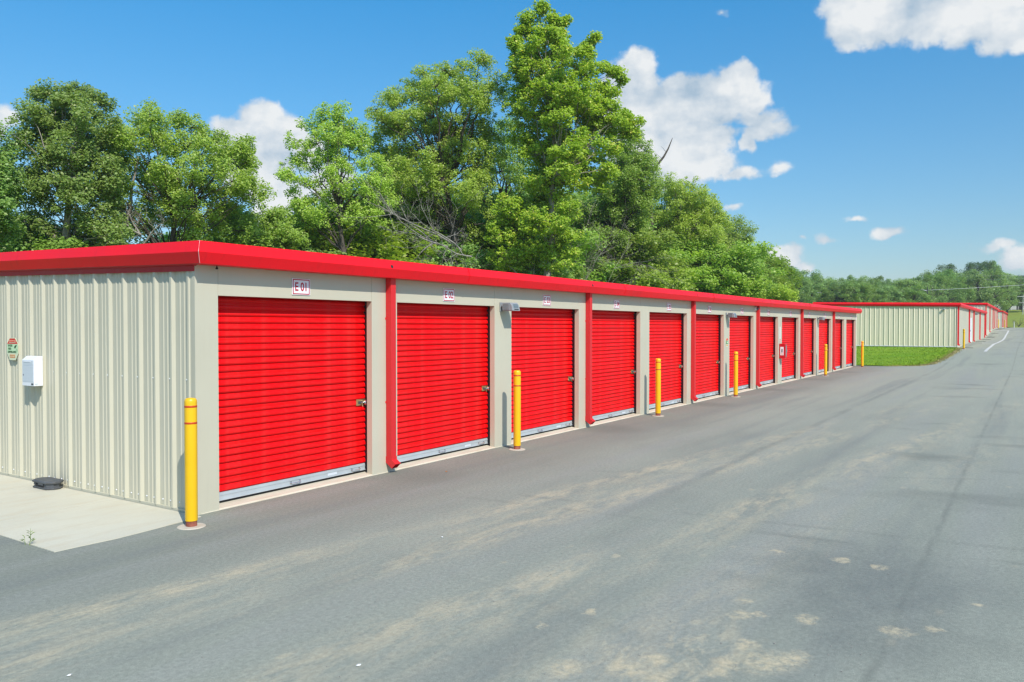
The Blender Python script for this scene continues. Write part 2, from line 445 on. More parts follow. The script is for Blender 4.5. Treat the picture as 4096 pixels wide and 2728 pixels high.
def leaf_mat(name, c1, c2, c3, trans=.35, gloss=.25):
    m = bpy.data.materials.new(name)
    m.use_nodes = True
    T = NT(m.node_tree)
    b = T.n['Principled BSDF']
    out = T.n['Material Output']
    g = T.node('ShaderNodeNewGeometry')
    rnd = g.outputs['Random Per Island']
    tc = T.node('ShaderNodeTexCoord').outputs['Object']
    oi = T.node('ShaderNodeObjectInfo').outputs['Random']
    clump = T.noise(tc, .55, 2, .5)
    col = T.mix(T.m('ADD', T.mr(clump, .35, .65, 0, .5), T.m('MULTIPLY', rnd, .5)), c1, c2)
    col = T.mix(T.mr(rnd, .90, .97), col, c3)
    h = T.node('ShaderNodeHueSaturation')
    T.put(h.inputs['Hue'], T.m('MULTIPLY_ADD', oi, .022, .489))
    T.put(h.inputs['Value'], T.m('MULTIPLY_ADD', T.m('FRACT', T.m('MULTIPLY', oi, 7.3)), .34, .83))
    T.put(h.inputs['Color'], col)
    T.put(b.inputs['Base Color'], h.outputs[0])
    b.inputs['Roughness'].default_value = .48
    b.inputs['Specular IOR Level'].default_value = gloss
    tr = T.node('ShaderNodeBsdfTranslucent')
    T.put(tr.inputs[0], T.mix(1.0, h.outputs[0], (1.1*trans*2.2, 1.15*trans*2.2, .6*trans*2.2), 'MULTIPLY'))
    mx = T.node('ShaderNodeAddShader')
    T.l.new(b.outputs[0], mx.inputs[0])
    T.l.new(tr.outputs[0], mx.inputs[1])
    T.l.new(mx.outputs[0], out.inputs[0])
    return m
LF = dict(
    oak=leaf_mat('oak_leaf', (0.130, 0.200, 0.056), (0.190, 0.275, 0.064), (0.29, 0.33, 0.14), .40),
    ash=leaf_mat('ash_leaf', (0.185, 0.260, 0.044), (0.245, 0.325, 0.052), (0.33, 0.36, 0.14), .40),
    tulip=leaf_mat('tulip_leaf', (0.175, 0.245, 0.026), (0.255, 0.310, 0.032), (0.40, 0.36, 0.07), .38),
    mid=leaf_mat('thicket_leaf', (0.150, 0.230, 0.044), (0.210, 0.290, 0.052), (0.30, 0.34, 0.12), .40),
    bright=leaf_mat('bright_leaf', (0.185, 0.275, 0.034), (0.240, 0.325, 0.038), (0.32, 0.36, 0.10), .40),
    far=leaf_mat('distant_leaf', (0.115, 0.190, 0.058), (0.205, 0.285, 0.085), (0.31, 0.36, 0.17), .35),
    pine=leaf_mat('pine_needle', (0.085, 0.140, 0.060), (0.115, 0.180, 0.070), (0.16, 0.21, 0.09), .2))
def bark_mat(name, col):
    m, T, b = principled(name, col, .9, 0, .15)
    tc = T.node('ShaderNodeTexCoord').outputs['Object']
    n = T.noise(T.map(tc, (3, 3, .6)), 3, 5, .65)
    T.put(b.inputs['Base Color'], T.mix(T.mr(n, .3, .7), tuple(x*.6 for x in col), tuple(x*1.3 for x in col)))
    T.put(b.inputs['Normal'], T.bump(n, .8, .05))
    return m
BK = dict(dark=bark_mat('dark_bark', (0.10, 0.085, 0.07)), pale=bark_mat('pale_bark', (0.30, 0.27, 0.22)), dead=bark_mat('dead_wood', (0.29, 0.265, 0.225)))

# ------------------------------------------------------------------ mesh helpers
class MB:
    """collects simple solids, builds them as ONE mesh object"""
    def __init__(s):
        s.v, s.f, s.mi = [], [], []
    def add(s, vs, fs, mi=0):
        o = len(s.v)
        s.v += [tuple(map(float, p)) for p in vs]
        s.f += [tuple(i+o for i in f) for f in fs]
        s.mi += [mi]*len(fs)
        return s
    def box(s, x0, x1, y0, y1, z0, z1, mi=0):
        vs = [(x, y, z) for x in (x0, x1) for y in (y0, y1) for z in (z0, z1)]
        return s.add(vs, [(0, 1, 3, 2), (4, 6, 7, 5), (0, 4, 5, 1), (2, 3, 7, 6), (0, 2, 6, 4), (1, 5, 7, 3)], mi)
    def quad(s, a, b, c, d, mi=0):
        return s.add([a, b, c, d], [(0, 1, 2, 3)], mi)
    def prism(s, poly, axis, a, b, mi=0):
        """poly: 2-D outline in the two other axes, swept along axis from a to b"""
        def mk(p, t):
            q = list(p)
            q.insert(axis, t)
            return q
        n = len(poly)
        vs = [mk(p, a) for p in poly]+[mk(p, b) for p in poly]
        fs = [(i, (i+1) % n, (i+1) % n+n, i+n) for i in range(n)]+[tuple(range(n))[::-1], tuple(range(n, 2*n))]
        return s.add(vs, fs, mi)
    def tube(s, pts, rad, seg=6, mi=0, cap=True):
        pts = [Vector(p) for p in pts]
        rad = rad if isinstance(rad, (list, tuple)) else [rad]*len(pts)
        o = len(s.v)
        n = len(pts)
        for i, p in enumerate(pts):
            d = (pts[min(i+1, n-1)]-pts[max(i-1, 0)])
            d = d.normalized() if d.length > 1e-9 else Vector((0, 0, 1))
            a = Vector((0, 0, 1)).cross(d) if abs(d.z) < .95 else Vector((1, 0, 0)).cross(d)
            a.normalize()
            b = d.cross(a)
            for k in range(seg):
                t = 2*math.pi*k/seg
                s.v.append(tuple(p+(a*math.cos(t)+b*math.sin(t))*rad[i]))
        for i in range(n-1):
            for k in range(seg):
                k2 = (k+1) % seg
                s.f.append((o+i*seg+k, o+i*seg+k2, o+(i+1)*seg+k2, o+(i+1)*seg+k))
                s.mi.append(mi)
        if cap:
            s.f.append(tuple(o+k for k in range(seg))[::-1])
            s.f.append(tuple(o+(n-1)*seg+k for k in range(seg)))
            s.mi += [mi, mi]
        return s
    def lathe(s, prof, cx=0, cy=0, seg=24, mi=0):
        """prof: (r, z) from the bottom up"""
        o = len(s.v)
        for r, z in prof:
            for k in range(seg):
                t = 2*math.pi*k/seg
                s.v.append((cx+r*math.cos(t), cy+r*math.sin(t), z))
        for i in range(len(prof)-1):
            for k in range(seg):
                k2 = (k+1) % seg
                s.f.append((o+i*seg+k, o+i*seg+k2, o+(i+1)*seg+k2, o+(i+1)*seg+k))
                s.mi.append(mi)
        s.f.append(tuple(o+k for k in range(seg))[::-1])
        s.f.append(tuple(o+(len(prof)-1)*seg+k for k in range(seg)))
        s.mi += [mi, mi]
        return s
    def mesh(s, name, mats):
        me = bpy.data.meshes.new(name)
        me.from_pydata(s.v, [], s.f)
        for m in (mats if isinstance(mats, (list, tuple)) else [mats]):
            me.materials.append(m)
        if any(s.mi):
            me.polygons.foreach_set('material_index', s.mi)
        me.update()
        return me
    def build(s, name, mats, parent=None, smooth=False, bevel=0, loc=None, kind=None, auto=None):
        me = s.mesh(name, mats)
        if smooth:
            me.polygons.foreach_set('use_smooth', [True]*len(me.polygons))
            if auto:
                me.set_sharp_from_angle(angle=R(auto))
        o = put(me, name, parent, loc)
        if bevel:
            b = o.modifiers.new('bevel', 'BEVEL')
            b.width = bevel
            b.segments = 2
            b.limit_method = 'ANGLE'
        if kind:
            o['kind'] = kind
        return o

def put(data, name, parent=None, loc=None):
    o = bpy.data.objects.new(name, data)
    C.objects.link(o)
    if parent is not None:
        o.parent = parent
    if loc is not None:
        o.location = loc
    return o
def tag(o, label, cat, group=None):
    o['label'] = label
    o['category'] = cat
    if group:
        o['group'] = group
    return o
def thing(name, label, cat, loc=(0, 0, 0), rz=0, group=None):
    o = put(None, name, None, loc)
    o.rotation_euler = (0, 0, rz)
    o.empty_display_size = .2
    return tag(o, label, cat, group)
def children(o):
    return [c for c in bpy.data.objects if c.parent == o]
def copy_thing(src, label, loc, rz=None, scale=None, kids=None):
    """a copy of a thing with copies of its parts and sub-parts (mesh data shared)"""
    r = src.copy()
    C.objects.link(r)
    r.location = loc
    if rz is not None:
        r.rotation_euler = (0, 0, rz)
    if scale is not None:
        r.scale = scale
    r['label'] = label
    for ch, subs in (kids if kids is not None else [(c, children(c)) for c in children(src)]):
        c = ch.copy()
        C.objects.link(c)
        c.parent = r
        for g in subs:
            d = g.copy()
            C.objects.link(d)
            d.parent = c
    return r
def structure(o):
    o['kind'] = 'structure'
    return o
TEXTS = []
def text(body, size, parent, loc, rot, mat, sx=1.0, name='lettering', extrude=.0008, bold=True):
    cu = bpy.data.curves.new(name, 'FONT')
    cu.body = body
    cu.size = size
    cu.align_x = 'CENTER'
    cu.align_y = 'CENTER'
    cu.extrude = extrude
    cu.resolution_u = 4
    cu.materials.append(mat)
    o = put(cu, name, parent, loc)
    o.rotation_euler = rot
    o.scale = (sx, 1, 1)
    cu.offset = .0028*size/.15 if bold else 0
    TEXTS.append(o)
    return o
FACING = (R(90), 0, 0)              # lettering that reads from the -y side
FACING_X = (R(90), 0, R(-90))       # lettering that reads from the -x side

# ------------------------------------------------------------------ lie of the land
HX = np.array([-500, 38, 44, 50, 56, 66, 85, 95, 107, 116, 130, 200, 900.])
HZ = np.array([0, 0, .12, .36, .60, .74, .82, .90, 1.28, 1.68, 1.80, 1.9, 1.9])
_gx = np.linspace(-500, 900, 5601)
_gz = np.interp(_gx, HX, HZ)
_k = np.exp(-np.linspace(-3, 3, 25)**2/2)
_gz = np.convolve(np.pad(_gz, 12, 'edge'), _k/_k.sum(), 'valid')
_gz[_gx < 37] = 0
def H(x):
    return np.interp(x, _gx, _gz)
def hit(px, py):
    """where the sight line of a photo pixel meets the paved ground"""
    d = ray(px, py)
    for t in np.arange(5, 260, .05):
        p = CAM+d*t
        if p[2] <= H(p[0]):
            return p
    return CAM+d*260

def grid(name, xs, ys, zf, mat, kind='structure'):
    X, Y = np.meshgrid(xs, ys, indexing='ij')
    Z = zf(X, Y)
    nx, ny = X.shape
    V = np.stack([X, Y, Z], -1).reshape(-1, 3)
    idx = np.arange(nx*ny).reshape(nx, ny)
    F = np.stack([idx[:-1, :-1], idx[1:, :-1], idx[1:, 1:], idx[:-1, 1:]], -1).reshape(-1, 4)
    o = put(quads(name, V, F, mat, True), name)
    o['kind'] = kind
    return o
def quads(name, V, F, mat, smooth=False):
    me = bpy.data.meshes.new(name)
    n = F.shape[1]
    me.vertices.add(len(V))
    me.vertices.foreach_set('co', np.asarray(V, np.float32).ravel())
    me.loops.add(F.size)
    me.loops.foreach_set('vertex_index', F.astype(np.int32).ravel())
    me.polygons.add(len(F))
    me.polygons.foreach_set('loop_start', np.arange(len(F), dtype=np.int32)*n)
    me.polygons.foreach_set('loop_total', np.full(len(F), n, np.int32))
    if smooth:
        me.polygons.foreach_set('use_smooth', np.ones(len(F), bool))
    me.materials.append(mat)
    me.update()
    me.validate()
    return me

def land(X, Y):
    hill = np.clip((X-192)/100, 0, 1)
    return H(X)-.10+5.6*hill*hill*(3-2*hill)+np.where(X > 190, .25*np.sin(X*.09)*np.sin(Y*.07), 0)*np.clip((X-190)/20, 0, 1)
grid('ground', np.concatenate([np.arange(-300, 20, 20), np.arange(20, 330, 3), np.arange(340, 900, 40)]), np.concatenate([np.arange(-400, -60, 20), np.arange(-60, 80, 5), np.arange(80, 700, 30)]), land, M['meadow'])
grid('asphalt_yard', np.concatenate([np.arange(-40, 34, 4), np.arange(34, 188, 1.0)]), np.arange(-34, 12.1, 2.0), lambda X, Y: H(X), M['asphalt'])

# concrete walk beside the end wall, poured in slabs with open joints
walk = put(None, 'sidewalk')
walk['kind'] = 'structure'
rngp = random.Random(3)
for (ya, yb) in ((-.16, 1.525), (1.533, 3.262), (3.270, 5.6), (5.608, 8.4)):
    mb = MB()
    n = 9
    if ya < 0:
        P = [(-1.628, -.165), (-1.40, -.172), (-1.05, -.195), (-.70, -.172), (-.36, -.138), (-.02, -.10)]
    else:
        P = [(-1.628, ya), (-.02, ya)]
    top = [(x, y, .006) for x, y in P]+[(-.02, yb, .006)]+[(-1.60-.01*rngp.random(), yb, .006)]
    bot = [(x, y, -.08) for x, y, z in top]
    k = len(top)
    mb.add(top+bot, [tuple(range(k))]+[((i+1) % k, i, i+k, (i+1) % k+k) for i in range(k)])
    mb.build('concrete_slab', M['concrete'], walk)

# ------------------------------------------------------------------ storage building E (the near one)
BL, BAY, ND, DEPTH = 39.62, 3.048, 13, 9.2
XL, XR = 0.292, 2.808              # opening of the first bay
HEAD, DY = 2.451, .205              # head of the openings, depth of the curtains behind the wall face
EAVE_F = [(.19, 2.787), (.24, 2.908), (.19, 3.034)]
EAVE_S = [(.08, 2.787), (.13, 2.908), (.08, 3.034)]
RAKE = .022

def storage_shell(root, x0, y0, z0, length, depth, n_front, dz=0.0, mats=None):
    """fascia, soffit and roof of a flat roofed storage building whose near corner is (x0, y0)"""
    red = M['red_trim']
    # front fascia in lengths, each lapped a little over the next
    edges = np.linspace(-1, length+.16, n_front+1)
    jr = random.Random(int(x0*7)+3)
    for i in range(n_front):
        ja, jb = [(jr.uniform(-.006, .006), jr.uniform(-.007, .007)) for _ in range(2)]
        ja = (0, 0) if i == 0 else jprev
        mb = MB()
        e = .0012*(i % 2)
        pts = [(0.0, 2.789-.004)]+[(o+e, z) for o, z in EAVE_F]+[(-.35, 3.044)]
        xa = [x0-s for s in (.02, .08, .13, .08, -.25)] if i == 0 else [x0+edges[i]]*5
        xb = [x0+edges[i+1]+.0]*5
        va = [(x, y0-o-(ja[0] if 0 < q_ < 4 else 0), z0+z+(ja[1] if q_ == 2 else ja[1]*.4)) for q_, (x, (o, z)) in enumerate(zip(xa, pts))]
        vb = [(x, y0-o-(jb[0] if 0 < q_ < 4 else 0), z0+z+(jb[1] if q_ == 2 else jb[1]*.4)) for q_, (x, (o, z)) in enumerate(zip(xb, pts))]
        mb.add(va+vb, [(k, k+1, k+6, k+5) for k in range(4)]+([tuple(range(5, 10))] if i == n_front-1 else []))
        mb.build('fascia_panel', red, root)
        if i:
            lj = MB()
            va = [(x0+edges[i]-.012, y0-o-(ja[0] if 0 < q_ < 4 else 0)-.003, z0+z+(ja[1] if q_ == 2 else ja[1]*.4)) for q_, (o, z) in enumerate(pts)]
            lj.add(va[1:4]+[(x+.03, y, z) for x, y, z in va[1:4]], [(0, 1, 4, 3), (1, 2, 5, 4)])
            lo_ = lj.build('lap_joint', red, root)
            lo_.modifiers.new('thick', 'SOLIDIFY').thickness = .004
        jprev = jb
    # end fascia, rising with the roof
    m = 2
    ys = np.linspace(0, depth, m+1)
    for i in range(m):
        mb = MB()
        pts = [(0.0, 2.768)]+EAVE_S+[(-.25, 3.042)]
        def ring(yv, first):
            yy = [y0-s for s in (0.0, .19, .24, .19, -.35)] if first else [y0+yv]*5
            return [(x0-o, y, z0+z+RAKE*(y-y0 if not first else 0)) for y, (o, z) in zip(yy, pts)]
        a, b = ring(ys[i], i == 0), ring(ys[i+1], False)
        mb.add(a+b, [(k+5, k+6, k+1, k) for k in range(1, 4)])
        mb.build('fascia_panel', red, root)
        so = MB()
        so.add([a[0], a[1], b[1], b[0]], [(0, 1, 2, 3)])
        so.build('soffit', M['red_soffit'], root)
    mb = MB()
    za, zb = z0+3.043, z0+3.043+RAKE*depth
    mb.add([(x0+.2, y0+.3, za), (x0+length+.1, y0+.3, za), (x0+length+.1, y0+depth, zb), (x0+.2, y0+depth, zb),
            (x0+.2, y0+.3, za-.08), (x0+length+.1, y0+.3, za-.08), (x0+length+.1, y0+depth, zb-.08), (x0+.2, y0+depth, zb-.08)],
           [(0, 1, 2, 3), (7, 6, 5, 4), (0, 4, 5, 1), (1, 5, 6, 2), (2, 6, 7, 3), (3, 7, 4, 0)])
    mb.build('roof', M['roofing'], root)

RIB_P, RIB_H = .3175, .033
def rib_panel(n_rib, top_z, rake, bot_z=.03):
    """end wall sheet of n_rib ribs, local y from 0, ribs standing out towards -x"""
    prof = []
    for k in range(n_rib):
        y = k*RIB_P
        prof += [(0, y), (0, y+.027), (RIB_H, y+.056), (RIB_H, y+.088), (0, y+.118),
                 (0, y+.166), (.007, y+.176), (.007, y+.192), (0, y+.202), (0, y+.242), (.007, y+.252), (.007, y+.268), (0, y+.278)]
    prof.append((0, n_rib*RIB_P-.0015))
    mb = MB()
    n = len(prof)
    mb.add([(-o, y, bot_z) for o, y in prof]+[(-o, y, top_z+rake*y) for o, y in prof], [(i, i+n, i+1+n, i+1) for i in range(n-1)])
    return mb

bld = thing('storage_building', 'long beige storage building with thirteen red roll-up doors facing the asphalt lane', 'storage building')
storage_shell(bld, 0, 0, 0, BL, DEPTH, 13//2+1)
# end wall: corner trim, then sheets of three ribs
Y0R = .058
mb = MB()
mb.box(-.012, .10, -.002, .030, 0, 2.80).box(-.008, .02, .036, .056, 0.02, 2.78)
mb.build('corner_trim', M['beige'], bld)
me3 = None
for k in range(9):
    y = Y0R+k*3*RIB_P
    o = rib_panel(3, 2.775+RAKE*y, RAKE).build('wall_panel', M['beige_wall'], bld, loc=(0.022, y, 0))
    sc = MB()
    for j in range(3):
        for zz, dy in ((1.50, .145), (1.50, .29), (.10, .145), (.10, .29)):
            if zz > 1 and dy > .2:
                continue
            sc.lathe([(.009, 0), (.009, .004), (.005, .009)], 0, 0, 8)
            for q in range(len(sc.v)-24, len(sc.v)):
                vx, vy, vz = sc.v[q]
                sc.v[q] = (.022-vz, y+j*RIB_P+dy+vx, zz+vy)
    sc.build('screw', M['box_white'], bld, kind='stuff')
mb = MB()
mb.prism([(.0, 2.712), (DEPTH, 2.712+RAKE*DEPTH), (DEPTH, 2.772+RAKE*DEPTH), (.0, 2.772)], 0, -.022, .01)
mb.v = [(x, y, z) for x, y, z in mb.v]
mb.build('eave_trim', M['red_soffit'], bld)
mb = MB()
mb.box(-.004, .03, .03, DEPTH, 0.0, .035)
mb.build('base_trim', M['beige_wall'], bld)
# floor slab under the doors, back walls
mb = MB()
mb.prism([(-.004, -.05), (-.004, .006), (.01, .018), (.20, .030), (DEPTH, .030), (DEPTH, -.05)], 0, .05, BL-.05)
sl = mb.build('floor_slab', M['sill'], bld)
mb = MB()
mb.box(BL-.02, BL, .02, DEPTH-.02, 0, 2.9).box(.05, BL-.02, DEPTH-.03, DEPTH, 0, 3.1).box(.05, BL-.05, .9, .93, .04, 2.9)
mb.build('wall', M['beige_wall'], bld)
# piers between the doors and heads over them
piers = [(-.0, XL-.0015)]+[(XR+BAY*k+.0015, XL+BAY*(k+1)-.0015) for k in range(ND-1)]+[(XR+BAY*(ND-1)+.0015, BL)]
for i, (a, b) in enumerate(piers):
    mb = MB()
    t = .10
    mb.box(a, b, 0, t, 0.0 if i in (0, ND) else .004, 2.80)
    mb.build('pier_cover', M['beige'], bld, bevel=.003)
for k in range(ND):
    mb = MB()
    mb.box(XL+BAY*k+.0015, XR+BAY*k-.0015, 0.0012, .10, HEAD, 2.80)
    mb.build('header_panel', M['beige'], bld, bevel=.003)
# downspouts
def downspout(parent, x, y, z0, top, seg=True):
    mb = MB()
    wd, dp = .052, .10
    mb.box(x-wd, x+wd, y-dp-.004, y-.004, z0+.20, z0+top)
    d = mb.build('downspout', M['red_pipe'], parent, bevel=.002)
    el = MB()
    el.add([(x-wd-.003, y-.002, z0+.235), (x+wd+.003, y-.002, z0+.235), (x+wd+.003, y-dp-.008, z0+.235), (x-wd-.003, y-dp-.008, z0+.235),
            (x-wd-.003, y-.002, z0+.15), (x+wd+.003, y-.002, z0+.15), (x+wd+.003, y-dp-.008, z0+.19), (x-wd-.003, y-dp-.008, z0+.19),
            (x-wd-.003, y-.115, z0+.07), (x+wd+.003, y-.115, z0+.07), (x+wd+.003, y-.185, z0+.135), (x-wd-.003, y-.185, z0+.135)],
           [(0, 3, 7, 4), (1, 5, 6, 2), (3, 2, 6, 7), (0, 4, 5, 1), (4, 7, 11, 8), (5, 9, 10, 6), (7, 6, 10, 11), (4, 8, 9, 5)])
    e = el.build('outlet_elbow', M['red_pipe'], d)
    e.modifiers.new('thick', 'SOLIDIFY').thickness = .003
    st = MB()
    for zz in (1.0, 2.2):
        st.box(x-wd-.012, x+wd+.012, y-.006, y-.001, z0+zz, z0+zz+.03)
    st.build('strap', M['red_pipe'], d)
    return d
DSX = [3.145+6.096*k for k in range(6)]
for x in DSX:
    downspout(bld, x, 0, 0, 2.86)
    h = MB()
    h.lathe([(.024, 0), (.024, .004)], 0, 0, 16)
    ho = h.build('drain_hole', M['black'], bld)
    n = Vector((0, -(3.034-2.908), -.05*-1)).normalized()
    ho.rotation_euler = Vector((0, -.93, .37)).to_track_quat('Z', 'Y').to_euler()
    ho.location = (x-.17, -.229, 2.940)
cb = MB()
cb.tube([(-.080, -.192, 3.036), (-.133, -.243, 2.908), (-.082, -.192, 2.788)], .0035, 6)
cb.build('corner_bead', M['pale_trim'], bld)
hk = MB()
hk.tube([(.24, -.05, 2.80), (.24, -.05, 2.765)], .006, 6).lathe([(.013, 2.745), (.016, 2.755), (.008, 2.77)], .24, -.05, 10)
hk.build('hook', M['black'], bld)

# roll-up doors: curtain of interlocking slats, bottom bar, latch, pulls
PITCH_S = .0824
SLAT = [(0, 0), (0, .11), (.023, .16), (.0280, .32), (.026, .52), (.013, .80), (.003, .96), (0, 1)]
SEAM = [(0, 0), (0, .11), (.023, .16), (.0280, .32), (.025, .50), (.019, .60), (.0195, .68), (.0145, .70), (.015, .78), (.008, .80), (.006, .96), (0, 1)]
def slat_mesh(prof, nm):
    mb = MB()
    n = len(prof)
    a, b = XL-.05, XR+.055
    va = [(a, -o, z*PITCH_S) for o, z in prof]
    vb = [(b, -o, z*PITCH_S) for o, z in prof]
    mb.add(va+vb, [(i, i+n, i+1+n, i+1) for i in range(n-1)]+[tuple(range(n-1, -1, -1)), tuple(range(n, 2*n))])
    return mb.mesh(nm, M['red_door'])
me_slat, me_seam = slat_mesh(SLAT, 'slat'), slat_mesh(SEAM, 'seam_slat')
NS, ZB = 28, .158
bar = MB()
bar.box(XL-.04, XR+.045, -.022, .01, .062, ZB-.001, 0).box(XL-.04, XR+.045, -.034, -.022, .062, .075, 0).box(XL-.04, XR+.045, -.027, -.022, .120, .132, 0)
me_bar = bar.mesh('bottom_bar', M['galv'])
seal = MB()
seal.box(XL-.04, XR+.045, -.012, .008, .031, .0615)
me_seal = seal.mesh('rubber_seal', M['black'])
def pull_mesh():
    mb = MB()
    mb.box(-.088, -.060, -.027, -.0225, -.016, .016).box(.060, .088, -.027, -.0225, -.016, .016)
    mb.tube([(-.072, -.027, 0), (-.070, -.050, -.004), (-.055, -.056, -.006), (.055, -.056, -.006), (.070, -.050, -.004), (.072, -.027, 0)], .0065, 8)
    return mb.mesh('pull_handle', M['steel'])
me_pull = pull_mesh()
stk = MB()
stk.box(-.085, .085, -.0236, -.0225, -.017, .017)
me_stk = stk.mesh('sticker', M['box_grey'])
lt = MB()
lt.box(-.10, .085, -.031, -.026, -.045, .045, 0).box(-.085, .02, -.040, -.031, .018, .036, 0).box(-.085, .02, -.040, -.031, -.040, -.024, 0)
lt.box(-.060, .015, -.038, -.031, -.022, .016, 1).tube([(-.02, -.043, -.003), (.135, -.043, -.003)], .011, 8, 2)
lt.tube([(-.01, -.040, -.005), (-.012, -.065, -.020), (-.012, -.068, -.055)], .006, 6, 0)
me_latch = lt.mesh('latch', [M['brass'], M['slot'], M['steel']])
gd = MB()
gd.box(XR+.062, XR+.12, .105, .27, .03, HEAD+.2)
me_guide = gd.mesh('guide_track', M['dark_guide'])
gd = MB()
gd.box(XL-.12, XL-.055, .105, .27, .03, HEAD+.2)
me_guide2 = gd.mesh('guide_track', M['dark_guide'])
rl = MB()
rl.box(XL-.05, XR+.055, .225, .255, .03, 2.75)
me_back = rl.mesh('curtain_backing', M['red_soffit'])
padlock_parts = None
ordinal = ['first', 'second', 'third', 'fourth', 'fifth', 'sixth', 'seventh', 'eighth', 'ninth', 'tenth', 'eleventh', 'twelfth', 'thirteenth']
rs = random.Random(5)
for k in range(ND):
    d = put(me_back, 'roll_up_door', bld, (BAY*k, 0, 0))
    joined = MB()
    off = rs.randrange(5)
    for i in range(NS):
        me = me_seam if (i+off) % 5 == 0 else me_slat
        z = ZB+i*PITCH_S
        if k < 10:
            o = put(me, 'slat', d, (0, DY+rs.uniform(-.0016, .0016), z))
            o.rotation_euler = (rs.uniform(-.004, .004), 0, rs.uniform(-.0006, .0006))
        else:
            nv = len(joined.v)
            joined.v += [(v.co.x, v.co.y+DY, v.co.z+z) for v in me.vertices]
            joined.f += [tuple(v+nv for v in p.vertices) for p in me.polygons]
            joined.mi += [0]*len(me.polygons)
    if k >= 10:
        joined.build('slat', M['red_door'], d, kind='stuff')
    put(me_bar, 'bottom_bar', d, (0, DY, 0))
    put(me_seal, 'rubber_seal', d, (0, DY, 0))
    put(me_guide, 'guide_track', d)
    put(me_guide2, 'guide_track', d)
    put(me_pull, 'pull_handle', d, (1.57, DY, .098))
    put(me_pull, 'pull_handle', d, (2.66, DY, .098))
    put(me_stk, 'sticker', d, (2.20+.1*rs.random(), DY, .100))
    put(me_latch, 'latch', d, (2.775, DY, 1.03))
    # the lock that hangs in the latch
    if padlock_parts is None:
        a = MB()
        a.lathe([(.030, -.016), (.036, -.012), (.036, .012), (.030, .016)], 0, 0, 18)
        a.v = [(x, z2, y) for x, y, z2 in a.v]
        b = MB()
        b.lathe([(.012, .0165), (.012, .019)], 0, 0, 12)
        b.v = [(x, -z2, y) for x, y, z2 in b.v]
        padlock_parts = (a.mesh('lock_body', M['steel']), b.mesh('keyway', M['slot']))
    pk = thing('padlock', 'round steel padlock in the latch of the %s roll-up door, below sign E %02d' % (ordinal[k], k+1), 'padlock', (BAY*k+2.835, DY-.068, 1.025), 0, 'round padlocks on the unit doors')
    put(padlock_parts[0], 'lock_body', pk)
    put(padlock_parts[1], 'keyway', pk)

# ------------------------------------------------------------------ things on the near building
pl = MB()
pl.box(-.148, .148, -.008, 0, -.102, .102)
me_plate = pl.mesh('plate', M['white'])
fr = MB()
for a in (-1, 1):
    fr.box(-.136, .136, -.0095, -.0082, a*.089-.006, a*.089+.006).box(a*.1315-.006, a*.1315+.006, -.0097, -.0082, -.0845, .0845)
me_border = fr.mesh('border', M['sign_red'])
for k in range(ND):
    s = thing('unit_sign', 'white unit sign with red border reading E %02d over the %s red door' % (k+1, ordinal[k]), 'sign', (1.515+BAY*k, -.001, 2.600), 0, 'unit number signs over the doors')
    put(me_plate, 'plate', s)
    put(me_border, 'border', s)
    text('E %02d' % (k+1), .150, s, (0, -.0095, -.004), FACING, M['sign_red'], .80)

def wall_light(x, z, label, y=0.0, group='grey wall lights on the near building'):
    t = thing('wall_light', label, 'wall light', (x, y, z), 0, group)
    a = MB()
    a.box(-.10, -.02, -.018, -.001, -.085, .075)
    a.build('back_plate', M['lamp_grey'], t, bevel=.004)
    b = MB()
    b.tube([(-.06, -.018, 0), (-.02, -.07, .0), (.0, -.09, 0)], .022, 8)
    b.build('arm', M['lamp_grey'], t, smooth=True)
    h = MB()
    prof = [(-.075, .068), (-.075, -.075), (-.285, -.075), (-.262, .02), (-.222, .068)]
    h.prism(prof, 0, -.11, .13)
    h.build('housing', M['lamp_grey'], t, bevel=.008)
    for i in range(7):
        f = MB()
        yy = -.085-.020*i
        f.box(-.122, -.108, yy-.004, yy+.004, -.055, .060)
        f.build('cooling_fin', M['lamp_grey'], t)
    l = MB()
    l.add([(-.06, -.2850, -.02), (.085, -.2850, -.02), (.085, -.2655, .044), (-.06, -.2655, .044)], [(0, 1, 2, 3)])
    l.v = [(x_, y_+.006 if False else y_, z_) for x_, y_, z_ in l.v]
    lo = l.build('lens', M['lens'], t)
    lo.location = (0, .008, 0)
    s_ = MB()
    s_.box(-.05, .08, -.2865, -.270, -.055, -.040)
    s_.build('sensor_slot', M['slot'], t)
    return t
for i, k in enumerate((1, 5, 9)):
    xp = XR+BAY*k+.266
    wall_light(xp-.02, 2.445, 'grey finned wall light on the pier between the %s and %s red doors' % (ordinal[k], ordinal[k+1]))

